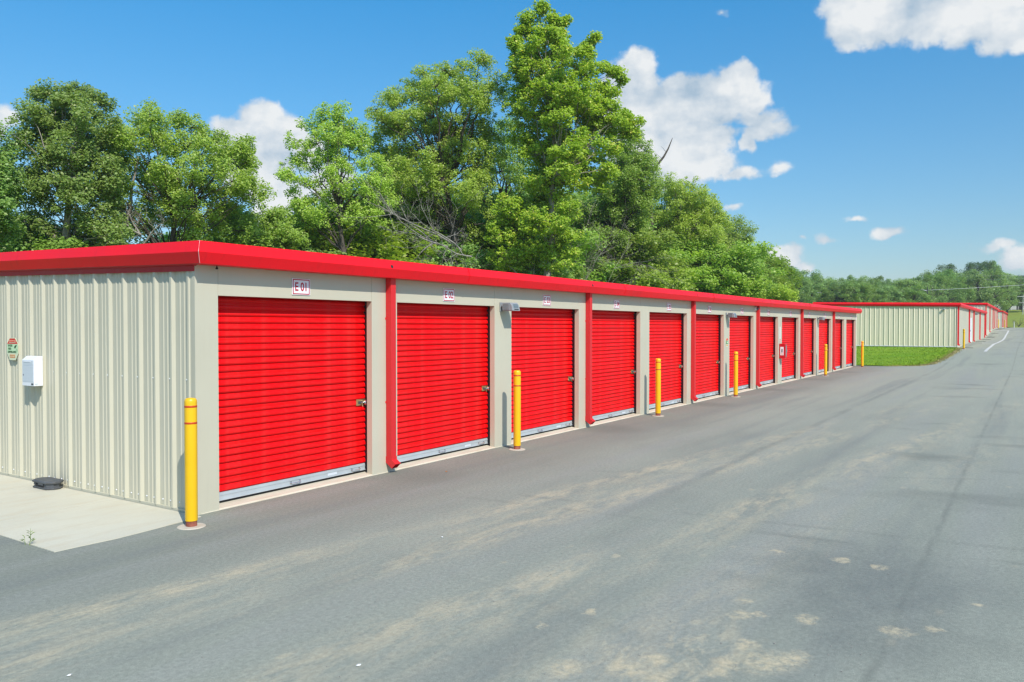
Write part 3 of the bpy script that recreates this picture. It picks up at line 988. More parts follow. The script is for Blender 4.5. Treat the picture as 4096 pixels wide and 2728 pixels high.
def octagon(w, h):
    return [(-.24*w, h/2), (.24*w, h/2), (.5*w, .22*h), (.5*w, -.20*h), (.26*w, -h/2), (-.26*w, -h/2), (-.5*w, -.20*h), (-.5*w, .22*h)]
def surveillance_sign(label, loc, rz, w=.315, h=.31, fine=True):
    t = thing('surveillance_sign', label, 'warning sign', loc, rz, 'surveillance warning signs')
    mb = MB()
    mb.prism(octagon(w, h), 1, -.004, 0)
    mb.build('plate', M['cream'], t)
    mb = MB()
    k = .93
    mb.add([(x*k, -.0052, z*k) for x, z in octagon(w, h)[2:4]+octagon(w, h)[6:]], [(0, 1, 2, 3)])
    mb.build('panel', M['pale_green'], t)
    mb = MB()
    mb.add([(-.24*w*k, -.0054, h/2*k), (.24*w*k, -.0054, h/2*k), (.5*w*k, -.0054, .225*h), (-.5*w*k, -.0054, .225*h)], [(0, 1, 2, 3)])
    mb.build('red_header', M['warn_red'], t)
    mb = MB()
    mb.add([(-.28*w, -.0064, .385*h), (.28*w, -.0064, .385*h), (.28*w, -.0064, .275*h), (-.28*w, -.0064, .275*h)], [(0, 1, 2, 3)])
    mb.build('header_panel', M['cream'], t)
    text('WARNING', .036, t, (0, -.0072, .33*h), FACING, M['warn_red'], .95)
    text('24 HOUR', .040, t, (-.19*w, -.0066, .145*h), FACING, M['dark_print'], .72)
    text('VIDEO', .040, t, (-.235*w, -.0066, .005*h), FACING, M['dark_print'], .72)
    text('SURVEILLANCE', .038, t, (-.03*w, -.0066, -.135*h), FACING, M['dark_print'], .92)
    text('INTRUDERS WILL', .022, t, (0, -.0066, -.285*h), FACING, M['orange_print'], .9)
    text('BE PROSECUTED', .022, t, (0, -.0066, -.37*h), FACING, M['orange_print'], .9)
    mb = MB()
    mb.prism([(.16*w, .10*h), (.18*w, .03*h), (.26*w, .02*h), (.36*w, .13*h), (.40*w, .17*h), (.28*w, .17*h)], 1, -.0068, -.0056)
    mb.prism([(.36*w, .02*h), (.39*w, .01*h), (.43*w, -.10*h), (.41*w, -.11*h)], 1, -.0068, -.0056)
    mb.build('camera_pictogram', M['dark_print'], t)
    return t
surveillance_sign('octagonal 24 hour video surveillance warning sign on ribbed end wall, by the mailbox', (-.020, 4.06, 1.79), R(-90))
surveillance_sign('small octagonal video surveillance warning sign on pier beside door E 07', (18.33, -.001, 1.615), 0, .25, .27)

# white drop box on the end wall
t = thing('drop_box', 'white metal drop box with sloping lid mounted on the ribbed end wall', 'drop box', (-.016, 3.42, 1.31), R(-90))
mb = MB()
mb.prism([(-.115, 0), (-.115, .345), (-.055, .395), (0, .395), (0, 0)], 0, -.155, .155)
mb.v = [(x, y, z) for x, y, z in mb.v]
mb.build('body', M['box_white'], t, bevel=.004)
mb = MB()
mb.box(-.140, .140, -.1185, -.1155, .055, .262)
mb.build('door_panel', M['box_grey'], t)
mb = MB()
mb.box(-.135, .135, -.1185, -.1155, .272, .335)
mb.build('slot_recess', M['box_grey'], t)
mb = MB()
mb.box(-.10, .075, -.1225, -.1187, .316, .331)
mb.build('flap', M['box_white'], t)
mb = MB()
mb.box(-.118, -.108, -.1215, -.1187, .135, .155)
mb.build('lock', M['slot'], t)
mb = MB()
mb.box(.085, .140, -.1175, -.1152, .015, .037)
mb.build('label_plate', M['slot'], t)
mb = MB()
mb.box(.1552, .1565, -.105, -.065, .018, .036)
mb.build('label_plate', M['box_grey'], t)

# bait station on the walk
t = thing('bait_station', 'low dark plastic rodent bait box on pale concrete by the end wall', 'bait box', (-.135, 2.93, .006), R(-90))
def ring(w, d, c, z):
    return [(-w+c, -d, z), (w-c, -d, z), (w, -d+c, z), (w, d-c, z), (w-c, d, z), (-w+c, d, z), (-w, d-c, z), (-w, -d+c, z)]
def loft(rings):
    mb = MB()
    vs = [p for r_ in rings for p in r_]
    fs = [(i*8+k, i*8+(k+1) % 8, (i+1)*8+(k+1) % 8, (i+1)*8+k) for i in range(len(rings)-1) for k in range(8)]
    fs += [tuple(range(8))[::-1], tuple(range(8*(len(rings)-1), 8*len(rings)))]
    return mb.add(vs, fs)
loft([ring(.225, .105, .07, 0), ring(.235, .110, .07, .022), ring(.205, .095, .06, .030), ring(.21, .098, .06, .078)]).build('base', M['bait'], t)
loft([ring(.235, .115, .075, .079), ring(.24, .118, .075, .097), ring(.225, .105, .07, .108), ring(.08, .04, .03, .116)]).build('lid', M['bait'], t)
mb = MB()
mb.box(-.09, .09, -.1035, -.097, .026, .068)
mb.build('entry_hole', M['black'], t)
mb = MB()
mb.box(-.02, .09, -.112, -.104, .056, .078).box(-.13, -.10, -.112, -.100, .05, .085)
mb.build('catch', M['bait'], t)

# dome camera by the fourth downspout
t = thing('security_camera', 'white dome security camera under the eave by the fourth red downspout', 'camera', (21.26, 0, 2.70))
mb = MB()
mb.lathe([(.06, -.055), (.066, -.03), (.066, 0)], 0, 0, 16)
mb.v = [(x, z-.001, y) for x, y, z in mb.v]
mb.build('mount', M['box_white'], t, smooth=True, auto=40)
mb = MB()
mb.lathe([(.015, -.062), (.035, -.05), (.045, -.03), (.047, 0)], 0, 0, 14)
mb.v = [(x+.01, z-.05, y-.005) for x, y, z in mb.v]
mb.build('dome', M['slot'], t, smooth=True)

# extinguisher cabinet
t = thing('extinguisher_cabinet', 'red fire extinguisher cabinet with white label on a pier near the far end', 'extinguisher cabinet', (24.42, 0, 1.20))
mb = MB()
mb.box(-.13, .13, -.20, -.001, -.27, .27)
mb.build('body', M['ext_red'], t, bevel=.01)
mb = MB()
mb.box(-.125, .125, -.222, -.203, -.265, .265)
dd = mb.build('door', M['ext_red'], t, bevel=.006)
mb = MB()
mb.box(-.07, .07, -.2245, -.2225, -.20, .20)
mb.build('window', M['lens'], dd)
mb = MB()
mb.box(.07, .10, -.235, -.2225, -.05, .05)
mb.build('handle', M['steel'], dd)
mb = MB()
mb.box(-.1325, -.1305, -.165, -.045, -.15, .155)
mb.build('label_plate', M['white'], t)
mb = MB()
mb.prism([(-.125, -.05), (-.085, -.05), (-.085, .06), (-.105, .10), (-.125, .06)], 0, -.1345, -.1327, 0)
mb.prism([(-.14, -.12), (-.07, -.12), (-.105, -.065)], 0, -.1345, -.1327, 1)
mb.build('pictogram', [M['slot'], M['orange_print']], t)
t = thing('arrow_sign', 'narrow white vertical sign above the red extinguisher cabinet', 'sign', (24.40, -.001, 1.83))
mb = MB()
mb.box(-.045, .045, -.005, 0, -.26, .26)
mb.build('plate', M['white'], t)
mb = MB()
mb.box(-.03, .03, -.0064, -.0052, -.245, -.19)
mb.build('red_mark', M['warn_red'], t)
t = thing('notice_sign', 'small white notice at the far end of the near building, past sign E 13', 'sign', (39.50, -.001, 2.59))
mb = MB()
mb.box(-.10, .10, -.005, 0, -.12, .12)
mb.build('plate', M['white'], t)
mb = MB()
for zz in (.06, .02, -.03, -.07):
    mb.box(-.075, .06, -.0064, -.0052, zz-.008, zz+.008)
mb.build('printed_lines', M['sign_red'], t)

# ------------------------------------------------------------------ bollards
bol = thing('bollard', 'yellow sleeved bollard nearest the camera, standing at the building corner', 'bollard', (-.345, -.392, 0), 0, 'yellow bollards along the lane')
mb = MB()
mb.lathe([(.142, -.05), (.142, .004), (.134, .009), (.0, .012)], 0, 0, 32)
mb.build('concrete_footing', M['footing'], bol, smooth=True, auto=30)
mb = MB()
mb.lathe([(.056, -.03), (.057, .03), (.056, .16)], 0, 0, 24)
mb.build('steel_pipe', M['primer'], bol, smooth=True, auto=40)
mb = MB()
sl_prof = [(.0575, .068), (.0625, .068), (.0632, .075), (.0632, 1.27)]
mb.lathe(sl_prof+[(.0632, 1.30)]+[(.0632-.028*(1-math.cos(a)), 1.312+.040*math.sin(a)) for a in np.linspace(.2, 1.5708, 7)]+[(.018, 1.3545), (.001, 1.3555)], 0, 0, 32)
mb.build('sleeve', M['yellow'], bol, smooth=True, auto=50)
for zz in (1.265, 1.092):
    mb = MB()
    mb.lathe([(.0633, zz-.011), (.0641, zz-.010), (.0641, zz+.010), (.0633, zz+.011)], 0, 0, 32)
    mb.build('red_band', M['band'], bol, smooth=True, auto=40)
bk = [(c, children(c)) for c in children(bol)]
for lab, p in (('second yellow bollard from the camera, by the pier carrying a wall light', (5.935, -.41, 0)),
               ('third yellow bollard from the camera, just past the second red downspout', (12.03, -.42, 0)),
               ('fourth yellow bollard from the camera, by the pier with a surveillance sign', (18.07, -.36, 0)),
               ('fifth yellow bollard, past the red extinguisher cabinet near the far end', (30.13, -.42, 0)),
               ('yellow bollard at the edge of the lawn past the last red door', (38.82, -.43, 0)),
               ('yellow bollard at the near corner of the second building', tuple(pt(3855, 1396, 53.5))),
               ('distant yellow bollard by the corner downspout before the last building', tuple(pt(3994, 1318, 119))),
               ('distant yellow bollard in front of the last building along the lane', tuple(pt(4018.6, 1315, 124)))):
    r = copy_thing(bol, lab, p, kids=bk)
    r.location.z = float(H(p[0])) if p[0] > 41 else 0
    r.rotation_euler = (0, 0, random.uniform(0, 6))

# ------------------------------------------------------------------ the further buildings
def far_building(label, x0, y0, z0, length, depth, ds, doors=(), n_rib=20, plinth=0.0, back=True):
    b = thing('storage_building', label, 'storage building', (0, 0, 0), 0, 'storage buildings along the lane')
    storage_shell(b, x0, y0, z0, length, depth, 3)
    mb = MB()
    mb.box(x0-.012, x0+.10, y0-.002, y0+.03, z0, z0+2.80)
    mb.build('corner_trim', M['beige'], b)
    k = 0
    while k*3 < n_rib:
        y = .058+k*3*RIB_P
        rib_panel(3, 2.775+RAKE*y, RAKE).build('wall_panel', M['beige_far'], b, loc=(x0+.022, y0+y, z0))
        k += 1
    mb = MB()
    mb.box(x0+.0, x0+.04, y0+.03, y0+depth, z0-.0, z0+.05)
    mb.build('base_trim', M['white'], b)
    # front sheets between the downspouts
    xs = [0.1]+[d-x0 for d in ds if .5 < d-x0 < length-.5]+[length]
    for i, (a, c) in enumerate(zip(xs[:-1], xs[1:])):
        mb = MB()
        mb.box(x0+a+.002, x0+c-.002, y0, y0+.08, z0, z0+2.80)
        mb.build('wall_panel', M['beige'], b)
    mb = MB()
    mb.box(x0+.05, x0+length-.02, y0-.006, y0+depth, z0-1.2-plinth, z0+.02)
    mb.build('foundation', M['concrete'], b)
    mb = MB()
    mb.box(x0+length-.03, x0+length-.001, y0+.08, y0+depth, z0, z0+2.9).box(x0+.06, x0+length-.03, y0+depth-.03, y0+depth, z0, z0+3.1)
    mb.build('wall', M['beige_wall'], b)
    for d in ds:
        downspout(b, d, y0, float(H(d))+.05 if plinth else z0, 2.86 if not plinth else z0+2.86-float(H(d))-.05)
        if 1:
            s = MB()
            zz = float(H(d))
            s.box(d-.12, d+.12, y0-.95, y0-.20, zz-.02, zz+.02)
            s.build('drain_flume', M['tar'], b)
    for (xa, xb) in doors:
        mb = MB()
        mb.box(xa, xb, y0-.006, y0-.001, z0+.05, z0+2.15)
        dd = mb.build('door', M['box_white'], b)
        mb = MB()
        mb.box(xa+.05, xa+.12, y0-.03, y0-.0065, z0+1.0, z0+1.1)
        mb.build('handle', M['slot'], dd)
    return b
Y2 = -3.42
B2 = dict(ds=[57.6, 69.2, 75.2, 84.9, 94.4])
far_building('second beige storage building with ribbed end wall beyond the lawn', 57.2, Y2, .69, 38.2, 9.5, B2['ds'], [(71.0, 73.3)], 30)
far_building('third storage building on a raised foundation, behind the second one', 96.3, Y2, 1.66, 37.5, 10.5, [96.7, 106.6, 115.8, 121.5, 129.5], [], 33, plinth=.6)
far_building('most distant storage building with a red fascia at the far end of the lane', 161.5, Y2+.2, 1.90, 32, 16, [162.2, 170, 178, 186, 193], [], 48)
fl = wall_light(57.22, 3.3, 'small dark flood light high on the end wall of the second building', -2.6, 'lamps on the far buildings')
fl.rotation_euler, fl.scale = (0, 0, R(-90)), (.6, .6, .6)
wall_light(76.4, 3.2, 'grey lamp under the eave of the second building past its white door', Y2, 'lamps on the far buildings')

# lawn between the first and the second building
edge_px = [(3427, 1467), (3520, 1466), (3600, 1464.5), (3670, 1464), (3715, 1458), (3745, 1447), (3775, 1432), (3800, 1418), (3822, 1402)]
EP = np.array([hit(*p)[:2] for p in edge_px])
LX = np.linspace(39.75, 57.15, 60)
def front_edge(x):
    order = np.argsort(EP[:, 0])
    return np.interp(x, EP[order, 0], EP[order, 1])
def lawn_grid():
    V, F = [], []
    ts = np.concatenate([[0, .004, .01], np.linspace(.02, 1, 30)])
    for i, x in enumerate(LX):
        y0 = front_edge(x)+.10*math.sin(x*3.1)+.05*math.sin(x*9.7)
        for t_ in ts:
            y = y0+(24-y0)*t_
            rise = min(1, t_*40)
            V.append((x, y, float(H(x))+.004+.022*rise+.012*math.sin(x*2.3+y*1.7)*rise))
    n = len(ts)
    for i in range(len(LX)-1):
        for j in range(n-1):
            F.append((i*n+j, (i+1)*n+j, (i+1)*n+j+1, i*n+j+1))
    return np.array(V), np.array(F)
LV, LFc = lawn_grid()
structure(put(quads('lawn', LV, LFc, M['lawn'], True), 'lawn'))
rng = np.random.default_rng(11)
def blades(n, zone):
    x = rng.uniform(39.8, 57.1, n)
    fe = front_edge(x)
    if zone == 'edge':
        y = fe+rng.normal(.02, .14, n)
    else:
        y = fe+.05+(rng.random(n)**1.7)*(9-fe)
    z = H(x)+.01
    a = rng.uniform(0, 6.28, n)
    hgt = rng.uniform(.03, .07, n)*(.8 if zone == 'edge' else 1)*np.where(rng.random(n) < .02, 2.2, 1)
    wd = rng.uniform(.012, .035, n)
    lean = rng.normal(0, .04, (n, 2))
    dx, dy = np.cos(a)*wd, np.sin(a)*wd
    V = np.stack([np.stack([x-dx, y-dy, z], -1), np.stack([x+dx, y+dy, z], -1), np.stack([x+lean[:, 0], y+lean[:, 1], z+hgt], -1)], 1).reshape(-1, 3)
    return V, np.arange(3*n).reshape(-1, 3)
V, F = blades(26000, 'all')
o = put(quads('grass', V, F, M['blade']), 'grass')
o['kind'] = 'stuff'
V, F = blades(5000, 'edge')
o = put(quads('dry_grass', V, F, M['dry_edge']), 'dry_grass')
o['kind'] = 'stuff'

# painted line along the lane
LP = [hit(3400+x/2.85, 950+y/2.85) for x, y in ((1542, 1303), (1590, 1258), (1640, 1217), (1690, 1198), (1740, 1172), (1775, 1120), (1808, 1062))]
mb = MB()
for i in range(len(LP)-1):
    a, b = Vector(LP[i]), Vector(LP[i+1])
    n_ = 14
    for q in range(n_):
        p0, p1 = a.lerp(b, q/n_), a.lerp(b, (q+1)/n_)
        p0.z, p1.z = H(p0.x)+.012, H(p1.x)+.012
        mb.quad((p0.x, p0.y-.09, p0.z), (p1.x, p1.y-.09, p1.z), (p1.x, p1.y+.09, p1.z), (p0.x, p0.y+.09, p0.z))
la = LP[2]
for xa, xb, ya, yb in ((la[0]-.2, la[0]+.2, la[1], Y2-.3), (LP[-1][0]-.3, LP[-1][0]+.3, LP[-1][1], Y2-.3)):
    za, zb = float(H(xa))+.013, float(H(xb))+.013
    mb.quad((xa, ya, za), (xb, ya, zb), (xb, yb, zb), (xa, yb, za))
structure(mb.build('road_marking', M['white_line']))

# ------------------------------------------------------------------ small things on the ground
t = thing('weed', 'small green weed sprouting at the edge of the concrete walk', 'weed', (-1.632, .285, 0))
mb = MB()
mb.tube([(0, 0, 0), (.006, -.006, .06), (.002, -.012, .12), (.006, -.014, .165)], [.003, .0025, .002, .001], 5)
mb.tube([(-.02, .04, 0), (-.022, .045, .05), (-.02, .05, .075)], [.002, .002, .001], 5)
mb.build('stem', M['weed'], t)
rw = random.Random(2)
for i in range(16):
    hz = .03+.135*i/15 if i < 12 else .03+.05*(i-12)/3
    bx, by = (.004, -.010) if i < 12 else (-.021, .045)
    a = rw.uniform(0, 6.28)
    L = rw.uniform(.030, .052)
    mb = MB()
    dx, dy = math.cos(a), math.sin(a)
    mb.add([(bx, by, hz), (bx+dx*L*.5-dy*L*.16, by+dy*L*.5+dx*L*.16, hz+L*.45), (bx+dx*L, by+dy*L, hz+L*.5), (bx+dx*L*.5+dy*L*.16, by+dy*L*.5-dx*L*.16, hz+L*.38)], [(0, 1, 2, 3)])
    mb.build('leaf', M['weed'], t)
mb = MB()
mb.add([(-.03, 0, .004), (-.005, .018, .018), (.03, .004, .006), (0, -.016, .012)], [(0, 1, 2, 3)])
o = mb.build('dry_leaf', M['dry_leaf'], loc=(3.61, -.70, 0))
tag(o, 'curled orange dry leaf on the asphalt in front of door E 02', 'leaf')
def scrap(label, x, y, s):
    mb = MB()
    pts = [(s*math.cos(a)*rw.uniform(.5, 1), .55*s*math.sin(a)*rw.uniform(.5, 1), rw.uniform(.003, .010)) for a in np.linspace(0, 6.28, 9)[:-1]]
    mb.add(pts+[(0, 0, .013)], [(i, (i+1) % 8, 8) for i in range(8)])
    o = mb.build('paper_scrap', M['paper'], loc=(x, y, 0))
    tag(o, label, 'paper scrap', 'white scraps on the asphalt')
scrap('torn white scrap lying on bare asphalt at the bottom of the picture', -1.896, -4.289, .024)
scrap('small white scrap on the asphalt left of the wheel tracks', -2.95, -2.934, .020)
scrap('white pebble-like scrap in a tan wheel track below the first doors', .748, -2.861, .022)
# loose grit: pebbles nobody could count
n = 900
px_ = np.concatenate([rng.uniform(-3, 14, n-300), rng.normal(0, 1.6, 300)])
py_ = np.concatenate([rng.uniform(-8, -.3, n-300), rng.uniform(-7, -3, 300)])
sz = rng.uniform(.002, .007, n)
octv = np.array([(1, 0, 0), (0, 1, 0), (-1, 0, 0), (0, -1, 0), (0, 0, .9), (0, 0, -.3)])
V = (octv[None]*sz[:, None, None]*rng.uniform(.6, 1.3, (n, 6, 1))+np.stack([px_, py_, sz*.3], -1)[:, None]).reshape(-1, 3)
Fo = np.array([(0, 1, 4), (1, 2, 4), (2, 3, 4), (3, 0, 4), (1, 0, 5), (2, 1, 5), (3, 2, 5), (0, 3, 5)])
F = (Fo[None]+6*np.arange(n)[:, None, None]).reshape(-1, 3)
o = put(quads('gravel', V, F, principled('grey_grit', (0.30, 0.29, 0.26), .9)[0]), 'gravel')
o['kind'] = 'stuff'

# ------------------------------------------------------------------ poles and wires
def pole(name, label, cat, base, h, r, mat, arms=()):
    t = thing(name, label, cat, base)
    mb = MB()
    mb.tube([(0, 0, -.3), (0, 0, h)], [r, r*.7], 8)
    mb.build('post', mat, t)
    for (x0_, y0_, z0_, x1_, y1_, z1_, rr) in arms:
        mb = MB()
        mb.tube([(x0_, y0_, z0_), (x1_, y1_, z1_)], rr, 6)
        mb.build('arm', mat if name != 'street_lamp' else M['wire'], t)
    return t
def on_land(px, t):
    p = pt(px, 1300, t)
    p[2] = float(land(np.array(p[0]), np.array(p[1])))
    return p
p = on_land(3708, 150)
pole('street_lamp', 'thin black lamp post with pale slanting arm behind the second building', 'lamp post', p, 2.1+(1306-1149)/FPX*150-p[2], .10, M['pole_black'],
     [(0, 0, 7.0, *(RT*-1.5)[:2], 7.5, .05)])
p = on_land(4091, 215)
pole('utility_pole', 'pale utility pole with two crossarms on the grassy bank at the right edge', 'utility pole', p, 2.1+(1306-1178)/FPX*215-p[2], .09, M['wire'],
     [(*(RT*-1.6)[:2], 2.1+(1306-1186)/FPX*215-p[2], *(RT*1.6)[:2], 2.1+(1306-1186)/FPX*215-p[2], .055),
      (*(RT*-1.2)[:2], 2.1+(1306-1211)/FPX*215-p[2], *(RT*1.2)[:2], 2.1+(1306-1211)/FPX*215-p[2], .045)])
p = on_land(3983, 235)
t = thing('pipe_frame', 'pale rectangular pipe frame standing on the bank before the trees', 'pipe frame', p)
wd_ = 51/FPX*235
ht_ = 2.1+(1306-1219)/FPX*235-p[2]
for k, (a, b) in enumerate((((0, 0, -.3), (0, 0, ht_)), (tuple(RT*wd_)[:2]+(-.3,), tuple(RT*wd_)[:2]+(ht_,)), ((0, 0, ht_), tuple(RT*wd_)[:2]+(ht_,)))):
    mb = MB()
    mb.tube([a, b], .045, 6)
    mb.build('post' if k < 2 else 'crossbar', M['wire'], t)
def wire(label, a, b, sag, r):
    t = thing('overhead_wire', label, 'wire', tuple(a))
    mb = MB()
    a, b = Vector(a), Vector(b)
    mb.tube([a.lerp(b, q/24)-a-Vector((0, 0, sag*4*(q/24)*(1-q/24))) for q in range(25)], r, 5)
    mb.build('cable', M['wire'], t)
wire('white overhead cable crossing in front of the distant trees', pt(2960, 1168, 150), pt(4420, 1112, 150), 1.0, .026)
wire('thin upper overhead wire high across the distant trees', pt(2960, 1085, 190), pt(4420, 1093, 190), .9, .010)
wire('thin wire just below the highest one across the distant trees', pt(2960, 1110, 190), pt(4420, 1102, 190), .9, .009)
for lab, px, t_, row in (('weathered utility pole hidden among the thicket carrying the left wire ends', 2955, 171, 1070), ('weathered utility pole carrying the right wire ends beyond the frame', 4421, 171, 1080)):
    p = on_land(px, t_)
    pole('utility_pole', lab, 'utility pole', p, 2.1+(1306-row)/FPX*t_-p[2], .15, M['pole_grey'],
         [(-.0, -1.2, 10.0, .0, 1.2, 10.0, .06)])
for lab, px, row, t_, hh in (('short pale marker post at the foot of the bank beside the lane end', 4056, 1310, 172, 1.3), ('small pale marker post at the top of the bank before the trees', 4044, 1242, 238, 1.6)):
    p = on_land(px, t_)
    pole('marker_post', lab, 'post', p, hh, .12, M['wire'])

# ------------------------------------------------------------------ trees
K = 1.74
def leaf_cloud(rng, centers, rad, per, size, flat=.78, up=.75, outc=None, aspect=.72):
    """many small folded leaves spread round the clump centres"""
    n = len(centers)
    per = np.asarray(per, int) if np.ndim(per) else np.full(n, per)
    rad = np.asarray(rad) if np.ndim(rad) else np.full(n, rad)
    ci = np.repeat(np.arange(n), per)
    m = len(ci)
    off = rng.normal(0, 1, (m, 3))
    off /= np.maximum(1e-6, np.linalg.norm(off, axis=1))[:, None]
    off *= (rng.random(m)**.45)[:, None]*rad[ci][:, None]
    off[:, 2] *= flat
    p = centers[ci]+off
    nrm = rng.normal(0, .62, (m, 3))
    nrm[:, 2] += up
    nrm += off/rad[ci][:, None]*.4-np.array(SUN_D)*.55        # leaves turn to the light
    nrm /= np.linalg.norm(nrm, axis=1)[:, None]
    a = np.cross(nrm, rng.normal(0, 1, (m, 3)))
    a /= np.maximum(1e-6, np.linalg.norm(a, axis=1))[:, None]
    b = np.cross(nrm, a)
    L = size*rng.uniform(.65, 1.3, m)[:, None]
    droop = nrm*L*.16
    V = np.stack([p-a*L*.5-droop, p+b*L*aspect*.5, p+a*L*.5-droop, p-b*L*aspect*.5], 1).reshape(-1, 3)
    return V, np.arange(4*m).reshape(-1, 4)

def limb(mb, a, b, r0, r1, rng, bend=.15, n=6):
    a, b = Vector(a), Vector(b)
    L = (b-a).length
    mid = a.lerp(b, .5)+Vector((rng.normal(0, bend*L*.5), rng.normal(0, bend*L*.5), bend*L*.7))
    pts = []
    for i in range(n+1):
        t = i/n
        q = a*(1-t)**2+mid*2*t*(1-t)+b*t*t
        if 0 < i < n:
            q = q+Vector(rng.normal(0, .018*L, 3))
        pts.append(q)
    mb.tube(pts, [r0+(r1-r0)*i/n for i in range(n+1)], 6 if r0 > .08 else 4, cap=False)
    return pts

def make_tree(name, label, cat, t, base_px, lobes, leafm, bark, seed, clump=.50, per=86, leaf=.12, dens=1.0, depth_fill=True, trunk_r=.22, twigs=True,
              group='trees behind the storage building', trunk_top=None, dj=.45, inner=.25, fill=0.0):
    rng = np.random.default_rng(seed)
    m = t*K/FPX
    base = pt(base_px*K, 1306, t)
    base[2] = 0
    L = []
    for (cx, cy, rx, ry) in lobes:
        c = pt(cx*K, cy*K, t)
        r3 = (rx*m, ry*m)
        L.append([c+FW*rng.normal(0, dj)*r3[0], r3[0], (r3[0]+r3[1])*.5, r3[1]])
    for _ in range(int(fill*len(L))):
        i0 = int(rng.integers(len(lobes)))
        near = sorted(range(len(lobes)), key=lambda q_: float(np.sum((L[q_][0]-L[i0][0])**2)))[1:5]
        i1 = near[int(rng.integers(len(near)))]
        A_, B_ = L[i0], L[i1]
        f_ = rng.uniform(.35, .65)
        L.append([A_[0]*f_+B_[0]*(1-f_)+FW*rng.normal(0, .6)*A_[1], .75*(A_[1]*f_+B_[1]*(1-f_)), .8*A_[2], .85*(A_[3]*f_+B_[3]*(1-f_))])
    allc = np.array([l[0] for l in L])
    cen = allc.mean(0)
    Rw = np.ptp(allc @ RT)/2+.5
    if depth_fill:
        for c, a, d_, h in list(L):
            for sgn in ((-1, 1) if depth_fill is True else ((rng.choice((-1, 1)),) if rng.random() < depth_fill else ())):
                q = cen+(c-cen)*.78
                L.append([q+FW*sgn*Rw*rng.uniform(.40, .75)*(1 if h > .5 else .5), a*.8, d_*.9, h*.8])
    # trunk
    root = thing(name, label, cat, tuple(base), 0, group)
    mb = MB()
    topz = trunk_top if trunk_top else max(l[0][2] for l in L)*.80
    tx = cen-base
    tp = [Vector((0, 0, -.3))]+[Vector((tx[0]*s_*.9+rng.normal(0, .12), tx[1]*s_*.9+rng.normal(0, .12), topz*s_)) for s_ in (.15, .35, .55, .75, 1.0)]
    mb.tube(tp, [trunk_r*1.25, trunk_r, trunk_r*.85, trunk_r*.65, trunk_r*.42, trunk_r*.15], 8, cap=False)
    cents, rads = [], []
    for c, a, d_, h in L:
        n = max(4, int(dens*3.4*(a*d_*h)**(2/3)/clump**2))
        u = rng.normal(0, 1, (n, 3))
        u /= np.linalg.norm(u, axis=1)[:, None]
        u *= (inner+(1-inner)*rng.random(n)**.5)[:, None]
        loc = (RT*u[:, :1]*(a-clump*.3 if a > clump else a*.6)+FW*u[:, 1:2]*d_+np.array([0, 0, 1.0])*u[:, 2:]*(h-clump*.2 if h > clump*.6 else h*.5))
        cc = c+loc-base
        # limb from the trunk to the lobe, twigs to its clumps
        lc = Vector(c-base)
        k = min(range(len(tp)), key=lambda i: abs(tp[i].z-max(.8, lc.z-.55*(lc-tp[3]).length)))
        rr = trunk_r*.32*min(1, (a*h)**.5/2+.3)
        pts = limb(mb, tp[k], lc, rr, rr*.25, rng, .12, 7)
        if twigs:
            for q in cc:
                qv = Vector(q)
                pp = min(pts[2:], key=lambda s_: (s_-qv).length)
                limb(mb, pp, qv, rr*.22+.008, .006, rng, .10, 3)
        # loose sprays standing out of the crown
        ns = max(2, int(n*.7))
        u = rng.normal(0, 1, (ns, 3))
        u /= np.linalg.norm(u, axis=1)[:, None]
        u *= rng.uniform(.95, 1.16, ns)[:, None]
        sp = c+RT*u[:, :1]*a+FW*u[:, 1:2]*d_+np.array([0, 0, 1.0])*u[:, 2:]*h-base
        if twigs:
            for q in sp:
                qv = Vector(q)
                limb(mb, Vector(min(cc, key=lambda s_: float(((s_-q)**2).sum()))), qv, .012, .004, rng, .10, 2)
        cents += [cc, sp]
        rads += [rng.uniform(.65, 1.25, n)*clump, rng.uniform(.30, .62, ns)*clump]
    cents = np.concatenate(cents)
    rads = np.concatenate(rads)
    cents = cents[cents[:, 2]+base[2] > .6]
    rads = rads[:len(cents)]
    mb.build('trunk', bark, root, smooth=True)
    V, F = leaf_cloud(rng, cents, rads, np.maximum(20, (1.5*per*(rads/clump)**2)).astype(int), leaf*1.12)
    cr = put(quads('crown', V, F, leafm), 'crown', root)
    return root, len(F)

TOTAL = 0
def T(*a, **k):
    global TOTAL
    r, n = make_tree(*a, **k)
    TOTAL += n
    return r
T('oak_tree', 'dark oak at the left edge, cut by the frame', 'tree', 31, -20, [(-14, 322, 42, 40), (-30, 420, 55, 70), (-2, 400, 36, 50), (0, 500, 50, 60), (-40, 540, 60, 60)], LF['oak'], BK['dark'], 1, per=100)
T('oak_tree', 'tall dark oak with ragged two-humped top on the left', 'tree', 33.5, 150,
  [(84, 216, 24, 20), (114, 212, 24, 18), (146, 232, 20, 18), (92, 262, 28, 26), (128, 262, 28, 28), (184, 204, 22, 16), (208, 216, 26, 20), (236, 238, 24, 24), (200, 262, 36, 28), (258, 280, 30, 28), (236, 300, 36, 34), (182, 310, 40, 34),
   (120, 310, 36, 36), (66, 330, 40, 36), (215, 360, 56, 44), (140, 370, 60, 44), (80, 395, 50, 40), (255, 400, 30, 36), (40, 440, 44, 40), (130, 440, 62, 40), (215, 440, 52, 42), (50, 510, 56, 40), (140, 510, 66, 44), (225, 510, 48, 44), (255, 545, 50, 30), (150, 560, 90, 26)],
  LF['oak'], BK['pale'], 2, per=108, leaf=.105, fill=.12, dens=1.05, trunk_r=.30, clump=.46, inner=.4, depth_fill=.75)
